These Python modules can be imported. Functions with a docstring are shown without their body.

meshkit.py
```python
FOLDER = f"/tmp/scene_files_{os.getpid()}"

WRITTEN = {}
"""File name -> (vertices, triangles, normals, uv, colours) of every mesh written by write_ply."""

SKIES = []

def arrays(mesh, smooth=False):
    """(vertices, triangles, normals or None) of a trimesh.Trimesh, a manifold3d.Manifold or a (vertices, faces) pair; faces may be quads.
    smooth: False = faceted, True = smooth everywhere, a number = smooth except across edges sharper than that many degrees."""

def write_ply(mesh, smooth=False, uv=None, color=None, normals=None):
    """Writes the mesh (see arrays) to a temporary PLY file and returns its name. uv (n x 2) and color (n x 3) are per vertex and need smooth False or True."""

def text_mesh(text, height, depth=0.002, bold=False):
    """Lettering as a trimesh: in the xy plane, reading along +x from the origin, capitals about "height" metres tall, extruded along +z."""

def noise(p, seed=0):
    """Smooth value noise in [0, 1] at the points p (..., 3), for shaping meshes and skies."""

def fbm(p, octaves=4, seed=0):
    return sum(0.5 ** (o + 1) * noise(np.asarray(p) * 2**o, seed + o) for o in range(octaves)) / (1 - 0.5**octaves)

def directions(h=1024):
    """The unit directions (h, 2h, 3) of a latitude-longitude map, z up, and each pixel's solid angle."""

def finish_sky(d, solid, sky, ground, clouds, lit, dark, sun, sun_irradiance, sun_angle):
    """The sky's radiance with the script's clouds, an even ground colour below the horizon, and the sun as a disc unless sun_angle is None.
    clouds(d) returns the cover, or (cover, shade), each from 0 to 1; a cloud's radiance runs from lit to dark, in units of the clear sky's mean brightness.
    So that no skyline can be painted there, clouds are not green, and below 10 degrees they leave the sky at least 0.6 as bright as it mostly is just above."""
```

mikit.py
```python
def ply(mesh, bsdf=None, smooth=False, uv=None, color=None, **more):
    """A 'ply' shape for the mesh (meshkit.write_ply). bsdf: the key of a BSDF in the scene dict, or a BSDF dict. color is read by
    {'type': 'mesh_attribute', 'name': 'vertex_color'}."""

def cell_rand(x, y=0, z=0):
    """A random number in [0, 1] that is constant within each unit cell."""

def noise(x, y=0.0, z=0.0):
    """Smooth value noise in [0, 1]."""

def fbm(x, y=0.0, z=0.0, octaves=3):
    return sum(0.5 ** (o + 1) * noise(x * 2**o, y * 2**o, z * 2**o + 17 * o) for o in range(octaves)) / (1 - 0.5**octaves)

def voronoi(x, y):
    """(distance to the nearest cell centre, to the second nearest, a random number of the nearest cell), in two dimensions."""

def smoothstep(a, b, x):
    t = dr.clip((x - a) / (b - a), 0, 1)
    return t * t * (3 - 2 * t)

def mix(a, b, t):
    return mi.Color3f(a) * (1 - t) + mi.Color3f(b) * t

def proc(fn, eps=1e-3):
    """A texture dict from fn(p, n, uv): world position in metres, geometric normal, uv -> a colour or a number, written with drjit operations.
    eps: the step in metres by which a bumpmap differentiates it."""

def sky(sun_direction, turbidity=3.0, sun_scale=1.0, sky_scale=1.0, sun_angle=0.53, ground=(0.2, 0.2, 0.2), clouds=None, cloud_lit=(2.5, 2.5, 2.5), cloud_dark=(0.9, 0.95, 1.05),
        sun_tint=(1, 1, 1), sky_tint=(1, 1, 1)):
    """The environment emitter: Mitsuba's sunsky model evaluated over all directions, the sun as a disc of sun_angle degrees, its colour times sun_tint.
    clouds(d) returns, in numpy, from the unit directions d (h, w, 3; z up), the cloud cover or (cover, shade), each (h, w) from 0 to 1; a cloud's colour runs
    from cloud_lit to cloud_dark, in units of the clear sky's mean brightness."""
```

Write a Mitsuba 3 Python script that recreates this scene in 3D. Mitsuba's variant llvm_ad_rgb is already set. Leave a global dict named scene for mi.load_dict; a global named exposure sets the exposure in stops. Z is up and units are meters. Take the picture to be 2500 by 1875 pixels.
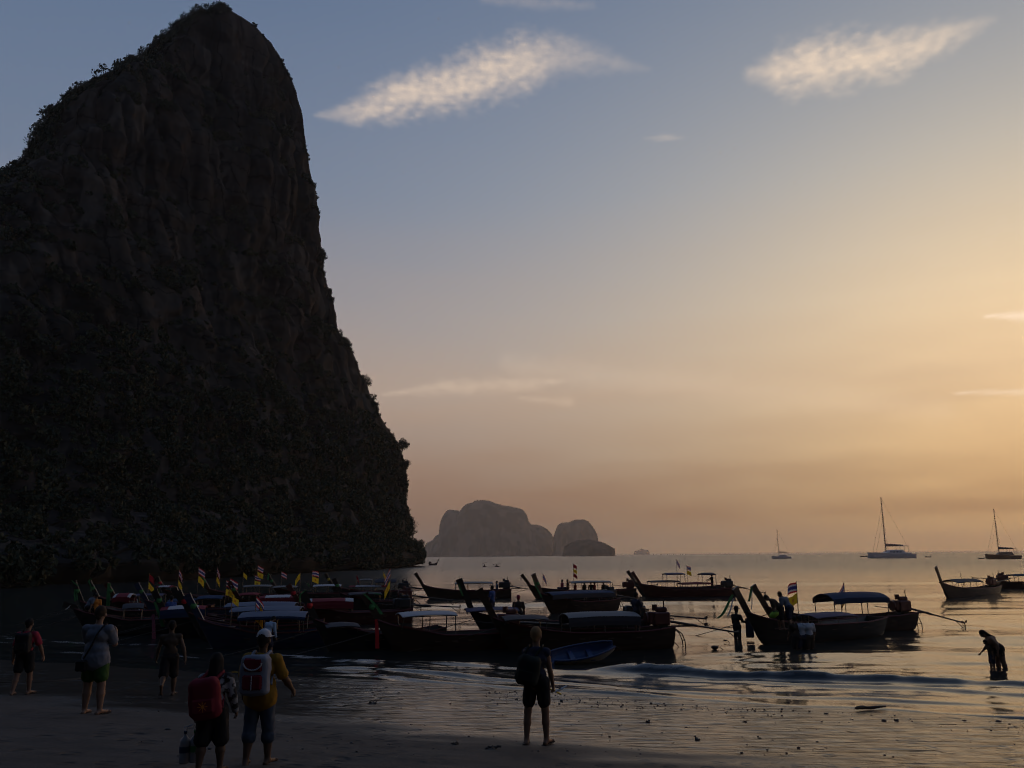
import math, random
import numpy as np, trimesh, drjit as dr, mitsuba as mi
import mikit, meshkit
from manifold3d import Manifold
from scipy.interpolate import PchipInterpolator
random.seed(7); RNG = np.random.default_rng(7)
T = mi.ScalarTransform4f
scene, labels = {'type': 'scene'}, {}

# ---------------------------------------------------------------- camera, sky, exposure
CAM = np.array([0.0, 0.0, 3.75]); FPX = 2040.0
_p, _r = math.radians(11.6), math.radians(0.51)
_F = np.array([0, math.cos(_p), math.sin(_p)]); _u0 = np.array([0, -math.sin(_p), math.cos(_p)]); _r0 = np.array([1.0, 0, 0])
_R = _r0 * math.cos(_r) - _u0 * math.sin(_r); _U = _u0 * math.cos(_r) + _r0 * math.sin(_r)
HAZE = True
scene['camera'] = {'type': 'perspective', 'fov': 2 * math.degrees(math.atan(1250 / FPX)), 'fov_axis': 'x', 'near_clip': 0.1, 'far_clip': 60000.0,
                   'to_world': T().look_at(origin=CAM.tolist(), target=(CAM + _F).tolist(), up=_U.tolist())}
exposure = 2.5
SUN_AZ, SUN_EL = 36.0, 3.5
_a, _e = math.radians(SUN_AZ), math.radians(SUN_EL)
SUN = [math.cos(_e) * math.sin(_a), math.cos(_e) * math.cos(_a), math.sin(_e)]

def spine_cloud(az, el, pts, width, seed, gain, grain, thin=(1, 1)):
    """cirrocumulus patch: soft band round a line of (azimuth, elevation) points, broken into fine cells"""
    p = np.array(pts, float); best = np.full(az.shape, 9.0); along = np.zeros(az.shape)
    n = len(p) - 1
    for i in range(n):
        a, b = p[i], p[i + 1]; ab = b - a; c = math.cos(math.radians(a[1]))
        ax, bx = (az - a[0]) * c, ab[0] * c
        t = np.clip((ax * bx + (el - a[1]) * ab[1]) / (bx * bx + ab[1] ** 2), 0, 1)
        dd = np.hypot(ax - t * bx, el - a[1] - t * ab[1])
        near = dd < best; best = np.where(near, dd, best); along = np.where(near, (i + t) / n, along)
    w = np.interp(along, np.linspace(0, 1, len(width)), width)
    soft = meshkit.fbm(np.stack([az * 0.55, el * 0.8, 0 * az], -1), 3, seed); wisp = meshkit.fbm(np.stack([az * 1.6 - el * 1.3, el * 3.4 + az * 0.4, 0 * az], -1), 3, seed + 5)
    cells = meshkit.noise(np.stack([az * 2.6 + el, el * 3.6 - az * 0.6, 0 * az], -1), seed + 9)
    edge = np.clip(0.92 - 0.85 * best / w + (soft - 0.5) * 0.3 + (wisp - 0.5) * 0.42, 0, 1); edge = edge * edge * (3 - 2 * edge)
    return gain * np.interp(along, np.linspace(0, 1, len(thin)), thin) * edge * (1 - grain + grain * np.clip(0.6 * cells + 1.1 * wisp - 0.3, 0, 1))

def clouds(d):
    az, el = np.degrees(np.arctan2(d[..., 0], d[..., 1])), np.degrees(np.arcsin(np.clip(d[..., 2], -1, 1)))
    k = [0, 2.5, 5, 7.5, 11, 16, 24, 36]
    streak = meshkit.fbm(np.stack([d[..., 0] * 9, d[..., 1] * 9, el * 0.75], -1), 3, 31)
    veil = np.clip(np.interp(el, k, [0.60, 0.77, 0.70, 0.63, 0.62, 0.34, 0.07, 0.02]) * (0.82 + 0.36 * streak), 0, 1)
    shade = np.interp(el, k, [0.93, 0.93, 0.87, 0.77, 0.62, 0.62, 0.7, 0.7])
    near = (np.abs(az) < 60) & (el > 3) & (el < 50)
    cov = np.zeros(d.shape[:2]); A, E = az[near], el[near]
    c = np.zeros(A.shape)
    def put(*a):
        np.maximum(c, spine_cloud(A, E, *a), out=c)
    put([(-14.3, 28.7), (-11.3, 29.2), (-8.7, 30.2), (-5, 31.0), (-1.3, 32.0), (1.8, 32.7), (4.0, 33.0), (7, 32.5), (10.5, 31.7)], [0.15, 1.1, 1.7, 2.0, 2.2, 2.2, 1.7, 1.1, 0.2], 3, 0.60, 0.45, (0.25, 0.75, 1, 1, 1, 0.8, 0.45, 0.28, 0.1))
    put([(17.9, 30.5), (19.6, 30.5), (22.3, 30.3), (26.2, 30.0), (30, 30.1), (33.0, 30.35)], [0.8, 1.9, 2.2, 1.9, 1.3, 0.35], 5, 0.66, 0.45, (0.6, 0.9, 1, 1, 0.75, 0.15))
    put([(30.4, 13.85), (33.5, 13.4), (37, 13.2)], [0.1, 0.6, 0.7], 6, 0.9, 0.25)
    put([(9.9, 27.5), (11.2, 27.45), (12.8, 27.3)], [0.08, 0.34, 0.08], 7, 0.20, 0.5, (0.3, 1, 0.3))
    put([(-9, 10.8), (-4.9, 11.4), (1.4, 11.6), (4, 11.8)], [0.1, 0.75, 0.7, 0.1], 8, 0.2, 0.4)
    put([(0.5, 10.6), (4, 10.3)], [0.1, 0.5], 9, 0.15, 0.3)
    put([(27.8, 9.5), (32.4, 9.1), (36, 9.0)], [0.05, 0.3, 0.35], 10, 0.5, 0.35)
    put([(0, 12.9), (12, 11.3), (27.5, 8.6)], [1.2, 1.5, 1.2], 11, 0.10, 0.2)
    put([(-2.0, 36.3), (2, 36.1), (6.5, 35.7)], [0.4, 0.6, 0.3], 12, 0.10, 0.5)
    cov[near] = c
    total = veil + (1 - veil) * cov
    return total, shade * veil * (1 - cov) / np.maximum(total, 1e-6)

sky_entry = mikit.sky(SUN, turbidity=8, sun_scale=0.6, sun_angle=0.53, sky_scale=1.0, ground=(0.1, 0.1, 0.1), sky_tint=(0.68, 0.995, 1.75),
                      clouds=clouds, cloud_lit=(6.2, 4.75, 3.4), cloud_dark=(1.15, 0.40, 0.13))
scene['sky'] = sky_entry

# ---------------------------------------------------------------- helpers
def ray(px, py):
    """direction through a point of the 2500 x 1875 photograph"""
    d = _F * FPX + _R * (px - 1250) - _U * (py - 937.5)
    return d / np.linalg.norm(d)
def at_y(px, py, y):
    d = ray(px, py); return CAM + d * (y / d[1])
def at_z(px, py, z=0.0):
    d = ray(px, py); return CAM + d * ((z - CAM[2]) / d[2])

def numbered(name):
    used = {k.split('__')[0] for k in list(scene) + list(labels)} if '__' not in name else set(scene)
    if name not in used: return name
    n = 1
    while f'{name}_{n:03d}' in used: n += 1
    return f'{name}_{n:03d}'
def tag(key, label, cat=None, group=None, kind=None):
    d = labels[key] = {'label': label}
    if cat: d['category'] = cat
    if group: d['group'] = group
    if kind: d['kind'] = kind
def mat(name, **kw):
    """one principled material as a scene entry"""
    b = {'type': 'principled'}
    for k, v in kw.items():
        if isinstance(v, (tuple, list)): v = {'type': 'rgb', 'value': list(map(float, v))}
        b[k] = v
    scene[name] = {'type': 'twosided', 'm': b}
    return name
def obj(name, mesh, m, parent=None, smooth=35, M=None, **more):
    key = numbered(f'{parent}__{name}' if parent else name)
    if isinstance(mesh, (list,)): mesh = cat(mesh)
    d = mikit.ply(mesh, m, smooth=smooth, **more)
    if M is not None: d['to_world'] = T(M)
    scene[key] = d
    return key
def cat(ms):
    ms = [x for x in ms if x is not None]
    return trimesh.util.concatenate([x if isinstance(x, trimesh.Trimesh) else trimesh.Trimesh(*x, process=False) for x in ms])
def tube(points, radii, sides=6, caps=True):
    p = np.asarray(points, float); r = np.broadcast_to(np.asarray(radii, float), (len(p),))
    t = np.gradient(p, axis=0); t /= np.linalg.norm(t, axis=1, keepdims=True) + 1e-12
    up = np.array([0, 0, 1.0]) if abs(t[:, 2]).max() < 0.95 else np.array([0.31, 0.95, 0.05])
    a = np.cross(t, up); a /= np.linalg.norm(a, axis=1, keepdims=True) + 1e-12
    b = np.cross(t, a); ang = np.arange(sides) * 2 * np.pi / sides
    v = (p[:, None] + r[:, None, None] * (np.cos(ang)[None, :, None] * a[:, None] + np.sin(ang)[None, :, None] * b[:, None])).reshape(-1, 3)
    i, j = np.meshgrid(np.arange(len(p) - 1), np.arange(sides), indexing='ij')
    q = np.stack([i * sides + j, i * sides + (j + 1) % sides, (i + 1) * sides + (j + 1) % sides, (i + 1) * sides + j], -1).reshape(-1, 4)
    f = np.vstack([q[:, [0, 2, 1]], q[:, [0, 3, 2]]])
    if caps:
        n = len(v); v = np.vstack([v, p[:1], p[-1:]]); k = np.arange(sides); l = (len(p) - 1) * sides
        f = np.vstack([f, np.stack([np.full(sides, n), k, (k + 1) % sides], 1), np.stack([np.full(sides, n + 1), l + (k + 1) % sides, l + k], 1)])
    m = trimesh.Trimesh(v, f, process=False); m.fix_normals() if False else None
    return m
def box(sx, sy, sz, c=(0, 0, 0), ch=0.0, R=None):
    if ch > 0:
        s = Manifold.batch_hull([Manifold.cube((sx - 2 * ch, sy - 2 * ch, sz), True), Manifold.cube((sx, sy - 2 * ch, sz - 2 * ch), True), Manifold.cube((sx - 2 * ch, sy, sz - 2 * ch), True)]).to_mesh()
        m = trimesh.Trimesh(s.vert_properties[:, :3], s.tri_verts, process=False)
    else:
        m = trimesh.creation.box((sx, sy, sz))
    if R is not None: m.apply_transform(R)
    m.apply_translation(c); return m
def grid_faces(nr, nc, wrap=False):
    i, j = np.meshgrid(np.arange(nr - 1), np.arange(nc if wrap else nc - 1), indexing='ij'); j2 = (j + 1) % nc
    q = np.stack([i * nc + j, i * nc + j2, (i + 1) * nc + j2, (i + 1) * nc + j], -1).reshape(-1, 4)
    return np.vstack([q[:, [0, 1, 2]], q[:, [0, 2, 3]]])
def rot(axis, deg):
    return trimesh.transformations.rotation_matrix(math.radians(deg), axis)
# ---------------------------------------------------------------- the setting: sea, beach, cliff, islands
fbm, noise, mix, smst, proc = mikit.fbm, mikit.noise, mikit.mix, mikit.smoothstep, mikit.proc
SHX = np.array([-60, -30, -17.5, -10, -4.7, 0, 5, 12.3, 20, 40.0]); SHY = np.array([52, 38.5, 32.5, 29.6, 27.3, 25.3, 22.8, 20.0, 17.6, 14.0])
shore_f = PchipInterpolator(SHX, SHY)
beach_f = PchipInterpolator([-60, -30, -10, 0, 4, 8, 10.5, 13, 15.5, 19, 24, 32, 60, 200], [-3, -1.6, -0.5, 0, 0.13, 0.37, 0.60, 0.90, 1.18, 1.55, 1.98, 2.3, 2.6, 4.0])
def ground_z(x, y):
    x, y = np.asarray(x, float), np.asarray(y, float)
    return beach_f(np.clip(shore_f(np.clip(x, -60, 40)) - y, -60, 200))
def on_ground(px, py):
    d = ray(px, py); t = np.arange(3.0, 60.0, 0.05)
    for _ in range(2):
        P = CAM + d * t[:, None]; hit = P[:, 2] <= np.maximum(ground_z(P[:, 0], P[:, 1]), 0.0); i = int(np.argmax(hit)) if hit.any() else len(t) - 1
        t = np.linspace(t[max(i - 1, 0)], t[i], 60)
    return CAM + d * t[i if i < 60 else -1]

# beach
gx = np.r_[np.linspace(-60, -22, 60), np.arange(-21.9, 26, 0.1), np.linspace(26.2, 40, 40)]; gy = np.r_[np.linspace(-40, -2, 40), np.arange(-1.8, 34, 0.1), np.linspace(34.2, 56, 40)]
X, Y = np.meshgrid(gx, gy)
P3 = np.stack([X, Y, 0 * X], -1)
UU = shore_f(np.clip(X, -60, 40)) - Y
Z = ground_z(X, Y) + 0.03 * (meshkit.fbm(P3 * [0.25, 0.6, 1], 3, 5) - 0.5) + (0.012 + 0.02 * np.clip((UU - 11) / 4, 0, 1)) * (meshkit.fbm(P3 * [0.9, 1.8, 1], 3, 6) - 0.5) * 2
foot = meshkit.noise(P3 * [2.1, 2.6, 1], 8); Z -= 0.035 * np.clip(foot - 0.74, 0, 1) * 4 * np.clip((UU - 11) / 3, 0, 1)
Z += 0.008 * np.sin(UU * 9 + 3 * meshkit.noise(P3 * 0.5, 3)) * np.exp(-((UU - 5) / 3.5) ** 2)
def wetness(p):
    n = fbm(p.x * 0.35, p.y * 0.8, 3.0, octaves=3)
    return 1 - smst(0.34, 0.62, p.z + (n - 0.5) * 0.35)
def sand_col(p, n, uv):
    w = wetness(p); g = fbm(p.x * 1.3, p.y * 3.0, 1.0, octaves=4); fine = noise(p.x * 38, p.y * 38, 2.0)
    dryc = mix((0.032, 0.026, 0.022), (0.062, 0.05, 0.042), g) * (0.85 + 0.3 * fine)
    damp = mix((0.03, 0.025, 0.021), (0.05, 0.042, 0.035), g) * (0.9 + 0.2 * fine)
    return mix(dryc, damp, w)
def sand_rough(p, n, uv):
    w = wetness(p); return 0.74 - 0.60 * w + 0.08 * noise(p.x * 2, p.y * 5)
def sand_bump(p, n, uv):
    w = wetness(p); rip = fbm(p.x * 0.9, p.y * 7.5, 5.0, octaves=3)
    fp = mikit.voronoi(p.x * 2.3 + 0.6 * noise(p.x, p.y, 4.0), p.y * 1.7); prints = smst(0.34, 0.12, fp[0]) * smst(0.35, 0.6, fp[2]) * smst(0.42, 0.58, noise(p.x * 0.45, p.y * 0.45, 8.0))
    return -0.05 * prints * (1 - 0.7 * w) + 0.03 * rip * w + 0.02 * fbm(p.x * 3.1, p.y * 4.3, 2.0, octaves=4) * (1 - w)
scene['sand_mat'] = {'type': 'twosided', 'm': {'type': 'bumpmap', 'scale': 1.0, 't': proc(sand_bump, 0.01), 'b': {'type': 'principled', 'base_color': proc(sand_col), 'roughness': proc(sand_rough), 'specular': 0.4}}}
obj('beach', (np.stack([X, Y, Z], -1).reshape(-1, 3), grid_faces(*X.shape)), 'sand_mat', smooth=True)
tag('beach', 'dark wet sand beach sloping down to the calm sea', None, None, 'structure')

# sea: rows get wider apart with distance
rows = [12.5]
while rows[-1] < 13000: rows.append(rows[-1] + max(0.06, rows[-1] ** 2 / 7650 * 1.15))
rows = np.array(rows); NC = 900
def sea_height(X, Y, dy):
    P = np.stack([X, Y, np.zeros_like(X)], -1); k = lambda lam: np.clip(lam / (2.2 * dy) - 0.4, 0, 1)
    h = np.zeros_like(X); off = Y - shore_f(np.clip(X, -60, 40)); calm = np.clip((off + 1) / 8, 0.25, 1)
    for lam, amp, sx, seed in ((9, 0.12, 0.30, 1), (3.6, 0.08, 0.36, 2), (1.5, 0.055, 0.40, 3), (0.7, 0.028, 0.42, 4), (0.34, 0.012, 0.5, 5)):
        h += k(lam) * amp * calm * (meshkit.noise(P * [sx / lam, 1 / lam, 1], seed) * 2 - 1)
    ph = (Y + 0.28 * X) + 4 * meshkit.noise(P * 0.03, 21)
    h += 0.05 * np.sin(ph * 2 * np.pi / 17) * np.clip((Y - 45) / 25, 0, 1) * np.clip((260 - Y) / 120, 0, 1)
    # low swells further out
    for yc, hh, w in ((66, 0.16, 1.6), (88, 0.20, 2.2), (112, 0.22, 3.0)):
        yy = yc - 0.12 * X + 3 * meshkit.noise(P * [0.05, 0, 0] + 3.3 * yc, 22)
        h += hh * np.exp(-((Y - yy) / w) ** 2) * (0.3 + 0.7 * meshkit.noise(P * [0.06, 0, 0] + yc, 23))
    # the breaking wave near the shore, right of centre
    yb = np.interp(X, [-2, 3.8, 9, 14.5, 30], [30.6, 28.6, 26.6, 24.6, 19.7]) + 0.5 * (meshkit.noise(P * [0.3, 0, 0], 12) - 0.5)
    am = np.clip((X - 2.2) / 2.0, 0, 1) * (0.75 + 0.35 * meshkit.noise(P * [0.35, 0, 0], 13))
    u = Y - yb; am *= 0.65 + 0.7 * meshkit.fbm(P * [0.22, 0, 0], 3, 14); h += 0.25 * am * np.where(u < 0, np.exp(-(u / 0.32) ** 2), np.exp(-(u / 0.7) ** 2)) * (1 + 0.7 * (meshkit.fbm(P * [1.1, 2.2, 0], 3, 15) - 0.5))
    # small bores running up the sand
    for o, hh, w, seed in ((0.5, 0.07, 0.13, 31), (2.0, 0.08, 0.18, 32), (4.2, 0.06, 0.26, 33)):
        yy = shore_f(np.clip(X, -60, 40)) + o + 1.6 * (meshkit.fbm(P * [0.22, 0, 0] + seed, 3, seed) - 0.5); u = Y - yy
        h += hh * np.where(u < 0, np.exp(-(u / w) ** 2), np.exp(-(u / (5 * w)) ** 2)) * (0.25 + meshkit.noise(P * [0.4, 0, 0] + seed, 34))
    return h
s = np.linspace(-1, 1, NC); Yr = np.repeat(rows[:, None], NC, 1); Xr = s[None] * (Yr * 0.72 + 14)
dyr = np.gradient(rows)[:, None] * np.ones((1, NC)); dxr = np.repeat(((rows * 0.72 + 14) * 2 / NC)[:, None], NC, 1)
Zr = sea_height(Xr, Yr, np.maximum(dyr, 0.4 * dxr))
def foam(p):
    off = p.y - mi.Float(27.0) + 0.42 * p.x
    f = fbm(p.x * 0.28, p.y * 0.8, 7.0, octaves=4)
    lace = fbm(p.x * 2.2, p.y * 5.0, 2.0, octaves=4)
    lines = dr.maximum(1 - dr.abs(p.y - (30.3 - 0.62 * (p.x + 8)) - 3.0 * (fbm(p.x * 0.16, 3.0, 1.0) - 0.5)) / 0.35, 1 - dr.abs(p.y - (34.0 - 0.66 * (p.x + 10)) - 4.0 * (fbm(p.x * 0.14, 8.0, 1.0) - 0.5)) / 0.45)
    m = smst(0.0, 0.8, lines) * smst(0.38, 0.6, f) * dr.select(p.x < -3, 1.0, 0.25)
    crest = smst(0.12, 0.24, p.z) * smst(14.0, 6.0, p.x) * dr.select(p.y < 34, 1.0, 0.0)
    return dr.clip(dr.maximum(m, crest * 0.5) * smst(0.44, 0.66, lace) * 1.3, 0, 1)
def sea_col(p, n, uv): return mix((0.012, 0.015, 0.015), (0.26, 0.26, 0.26), foam(p) * dr.select(p.y < 45, 1.0, 0.0))
def sea_rough(p, n, uv): return 0.07 + 0.22 * smst(35.0, 260.0, p.y) + 0.04 * noise(p.x * 0.06, p.y * 0.03) + 0.4 * foam(p) * dr.select(p.y < 45, 1.0, 0.0)
scene['sea_mat'] = {'type': 'twosided', 'm': {'type': 'principled', 'base_color': proc(sea_col), 'roughness': proc(sea_rough), 'specular': 0.4}}
obj('sea', (np.stack([Xr, Yr, Zr], -1).reshape(-1, 3), grid_faces(*Xr.shape)), 'sea_mat', smooth=True)
tag('sea', 'calm evening sea with small waves reflecting the sunset', None, None, 'structure')

# cliff: stacked closed outlines fitted between the two skylines
def cl_y(px): return 214 + 146 * np.clip(px, -3000, 1050) / 1000.0
RIGHT = [(556, 12), (590, 16), (612, 28), (640, 62), (664, 85), (680, 108), (698, 140), (714, 168), (728, 200), (738, 240), (745, 290), (751, 340), (757, 385), (766, 440), (772, 500), (776, 550), (788, 590), (790, 640), (800, 680), (814, 730), (824, 790), (846, 815), (868, 860), (876, 885), (898, 920), (906, 950), (930, 1008), (958, 1052), (976, 1085), (994, 1130), (995, 1170), (997, 1220), (1001, 1262), (1002, 1300), (1006, 1322), (1032, 1336), (1038, 1358), (1028, 1376), (990, 1384)]
LEFT = [(552, 12), (525, 14), (500, 17), (470, 24), (430, 46), (405, 68), (380, 92), (340, 122), (300, 136), (275, 160), (245, 182), (205, 196), (160, 225), (120, 262), (95, 310), (66, 345), (38, 378), (0, 402), (-90, 470), (-240, 600), (-420, 760), (-600, 930), (-800, 1100), (-1000, 1230), (-1150, 1330), (-1200, 1400)]
zr = np.array([at_y(px, py, cl_y(px))[2] for px, py in RIGHT]); zl = np.array([at_y(px, py, cl_y(px))[2] for px, py in LEFT])
zr *= 0.946; zl *= 0.955; ZTOP = zr[0] * 0.999; NZ, NA = 330, 420
zs = ZTOP * (1 - (1 - np.linspace(0, 1, NZ)) ** 1.25) - 1.5 * (1 - np.linspace(0, 1, NZ))
PR = np.interp(zs, zr[::-1], [p[0] for p in RIGHT][::-1]); PL = np.interp(zs, zl[::-1], [p[0] for p in LEFT][::-1])
ang = np.linspace(0, 2 * np.pi, NA, endpoint=False)
ex = np.sign(np.cos(ang)) * np.abs(np.cos(ang)) ** 0.75; ey = np.sign(np.sin(ang)) * np.abs(np.sin(ang)) ** 0.75
def px_of(p):
    q = p - CAM; return 1250 + FPX * (q @ _R) / (q @ _F)
ring = np.zeros((NZ, NA, 3))
for i, z in enumerate(zs):
    l, r = PL[i], PR[i]; al, ar = l, r
    for _ in range(8):
        def pt(px):
            y = cl_y(px); d = ray(px, 1360); return (CAM + d * (y / d[1]))[:2]
        A, B = pt(al), pt(ar); c, h = (A + B) / 2, (B - A) / 2; L = np.linalg.norm(h); nrm = np.array([h[1], -h[0]]) / max(L, 1e-6)
        b = min(0.42 * L + 1.0, 55.0)
        xy = c + ex[:, None] * h - ey[:, None] * np.where(ey > 0, 1.0, 0.35)[:, None] * nrm * -1 * -b
        pts = np.column_stack([xy, np.full(NA, z)]); q = px_of(pts)
        al += (l - q.min()) * 0.8; ar += (r - q.max()) * 0.8
    ring[i] = pts
# relief: flutes, ledges, overhangs
out = np.zeros_like(ring); t_ = np.roll(ring, -1, 1) - np.roll(ring, 1, 1); out[..., 0], out[..., 1] = t_[..., 1], -t_[..., 0]
out /= np.linalg.norm(out, axis=-1, keepdims=True) + 1e-9
cen = ring.mean(1, keepdims=True); out *= np.sign(((ring - cen) * out).sum(-1).mean())
big = meshkit.fbm(ring * [1 / 38, 1 / 38, 1 / 60], 3, 41) - 0.5
flute = meshkit.fbm(ring * [1 / 9, 1 / 9, 1 / 55], 4, 42) - 0.5
ledge = meshkit.fbm(ring * [1 / 30, 1 / 30, 1 / 9], 3, 43) - 0.5
crack = (1 - np.abs(2 * meshkit.noise(ring * [1 / 13, 1 / 13, 1 / 90] + 0.12 * meshkit.fbm(ring / 9, 3, 46)[..., None], 45) - 1)) ** 7 + 0.7 * (1 - np.abs(2 * meshkit.noise(ring * [1 / 6, 1 / 6, 1 / 50] + 7, 47) - 1)) ** 8
pit = meshkit.fbm(ring * [1 / 3.5, 1 / 3.5, 1 / 5], 3, 44) - 0.5
fade = np.clip(np.minimum(0.8 + (zs - 0) / 12, (ZTOP - zs) / 25 + 0.15), 0.15, 1)[:, None]
disp = (9 * big + 6.0 * flute + 5.0 * ledge + 2.2 * pit - 3.2 * crack) * fade
# keep the right skyline where it is traced: less relief where the outline turns
turn = np.abs((out[..., :2] * ((ring - CAM)[..., :2] / np.linalg.norm((ring - CAM)[..., :2], axis=-1, keepdims=True))).sum(-1))
disp *= np.clip(0.18 + 1.6 * turn, 0, 1)
ring = ring + out * disp[..., None]
top = ring[-1].mean(0) + [0, 0, 0.6]
cv = np.vstack([ring.reshape(-1, 3), top]); cf = np.vstack([grid_faces(NZ, NA, True), np.stack([(NZ - 1) * NA + np.arange(NA), (NZ - 1) * NA + (np.arange(NA) + 1) % NA, np.full(NA, NZ * NA)], 1)])
cliff_mesh = trimesh.Trimesh(cv, cf, process=False)
if cliff_mesh.volume < 0: cliff_mesh.invert()
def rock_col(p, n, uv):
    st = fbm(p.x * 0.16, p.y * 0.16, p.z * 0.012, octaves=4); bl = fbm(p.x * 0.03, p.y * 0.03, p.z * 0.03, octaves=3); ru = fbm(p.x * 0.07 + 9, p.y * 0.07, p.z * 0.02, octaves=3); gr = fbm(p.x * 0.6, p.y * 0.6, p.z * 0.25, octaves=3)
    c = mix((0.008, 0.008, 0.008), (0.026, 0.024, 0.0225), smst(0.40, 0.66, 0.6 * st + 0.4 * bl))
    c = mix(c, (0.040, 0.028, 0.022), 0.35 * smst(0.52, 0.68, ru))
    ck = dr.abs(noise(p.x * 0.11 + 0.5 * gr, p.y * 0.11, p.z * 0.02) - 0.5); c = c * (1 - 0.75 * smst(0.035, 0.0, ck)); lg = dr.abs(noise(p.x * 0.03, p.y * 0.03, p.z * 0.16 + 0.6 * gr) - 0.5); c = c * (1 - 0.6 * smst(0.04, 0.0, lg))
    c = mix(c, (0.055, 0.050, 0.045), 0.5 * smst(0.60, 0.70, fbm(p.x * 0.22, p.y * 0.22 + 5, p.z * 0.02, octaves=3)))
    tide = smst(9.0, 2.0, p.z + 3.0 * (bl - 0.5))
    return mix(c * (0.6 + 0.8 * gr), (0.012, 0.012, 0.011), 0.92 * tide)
def rock_bump(p, n, uv): return 0.9 * fbm(p.x * 0.5, p.y * 0.5, p.z * 0.15, octaves=4)
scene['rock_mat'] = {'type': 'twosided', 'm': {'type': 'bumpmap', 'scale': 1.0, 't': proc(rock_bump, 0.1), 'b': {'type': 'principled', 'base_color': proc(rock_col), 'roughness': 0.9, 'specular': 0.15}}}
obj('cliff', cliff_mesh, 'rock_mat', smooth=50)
tag('cliff', 'huge dark limestone cliff with fluted face rising from the sea on the left', None, None, 'structure')

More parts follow.
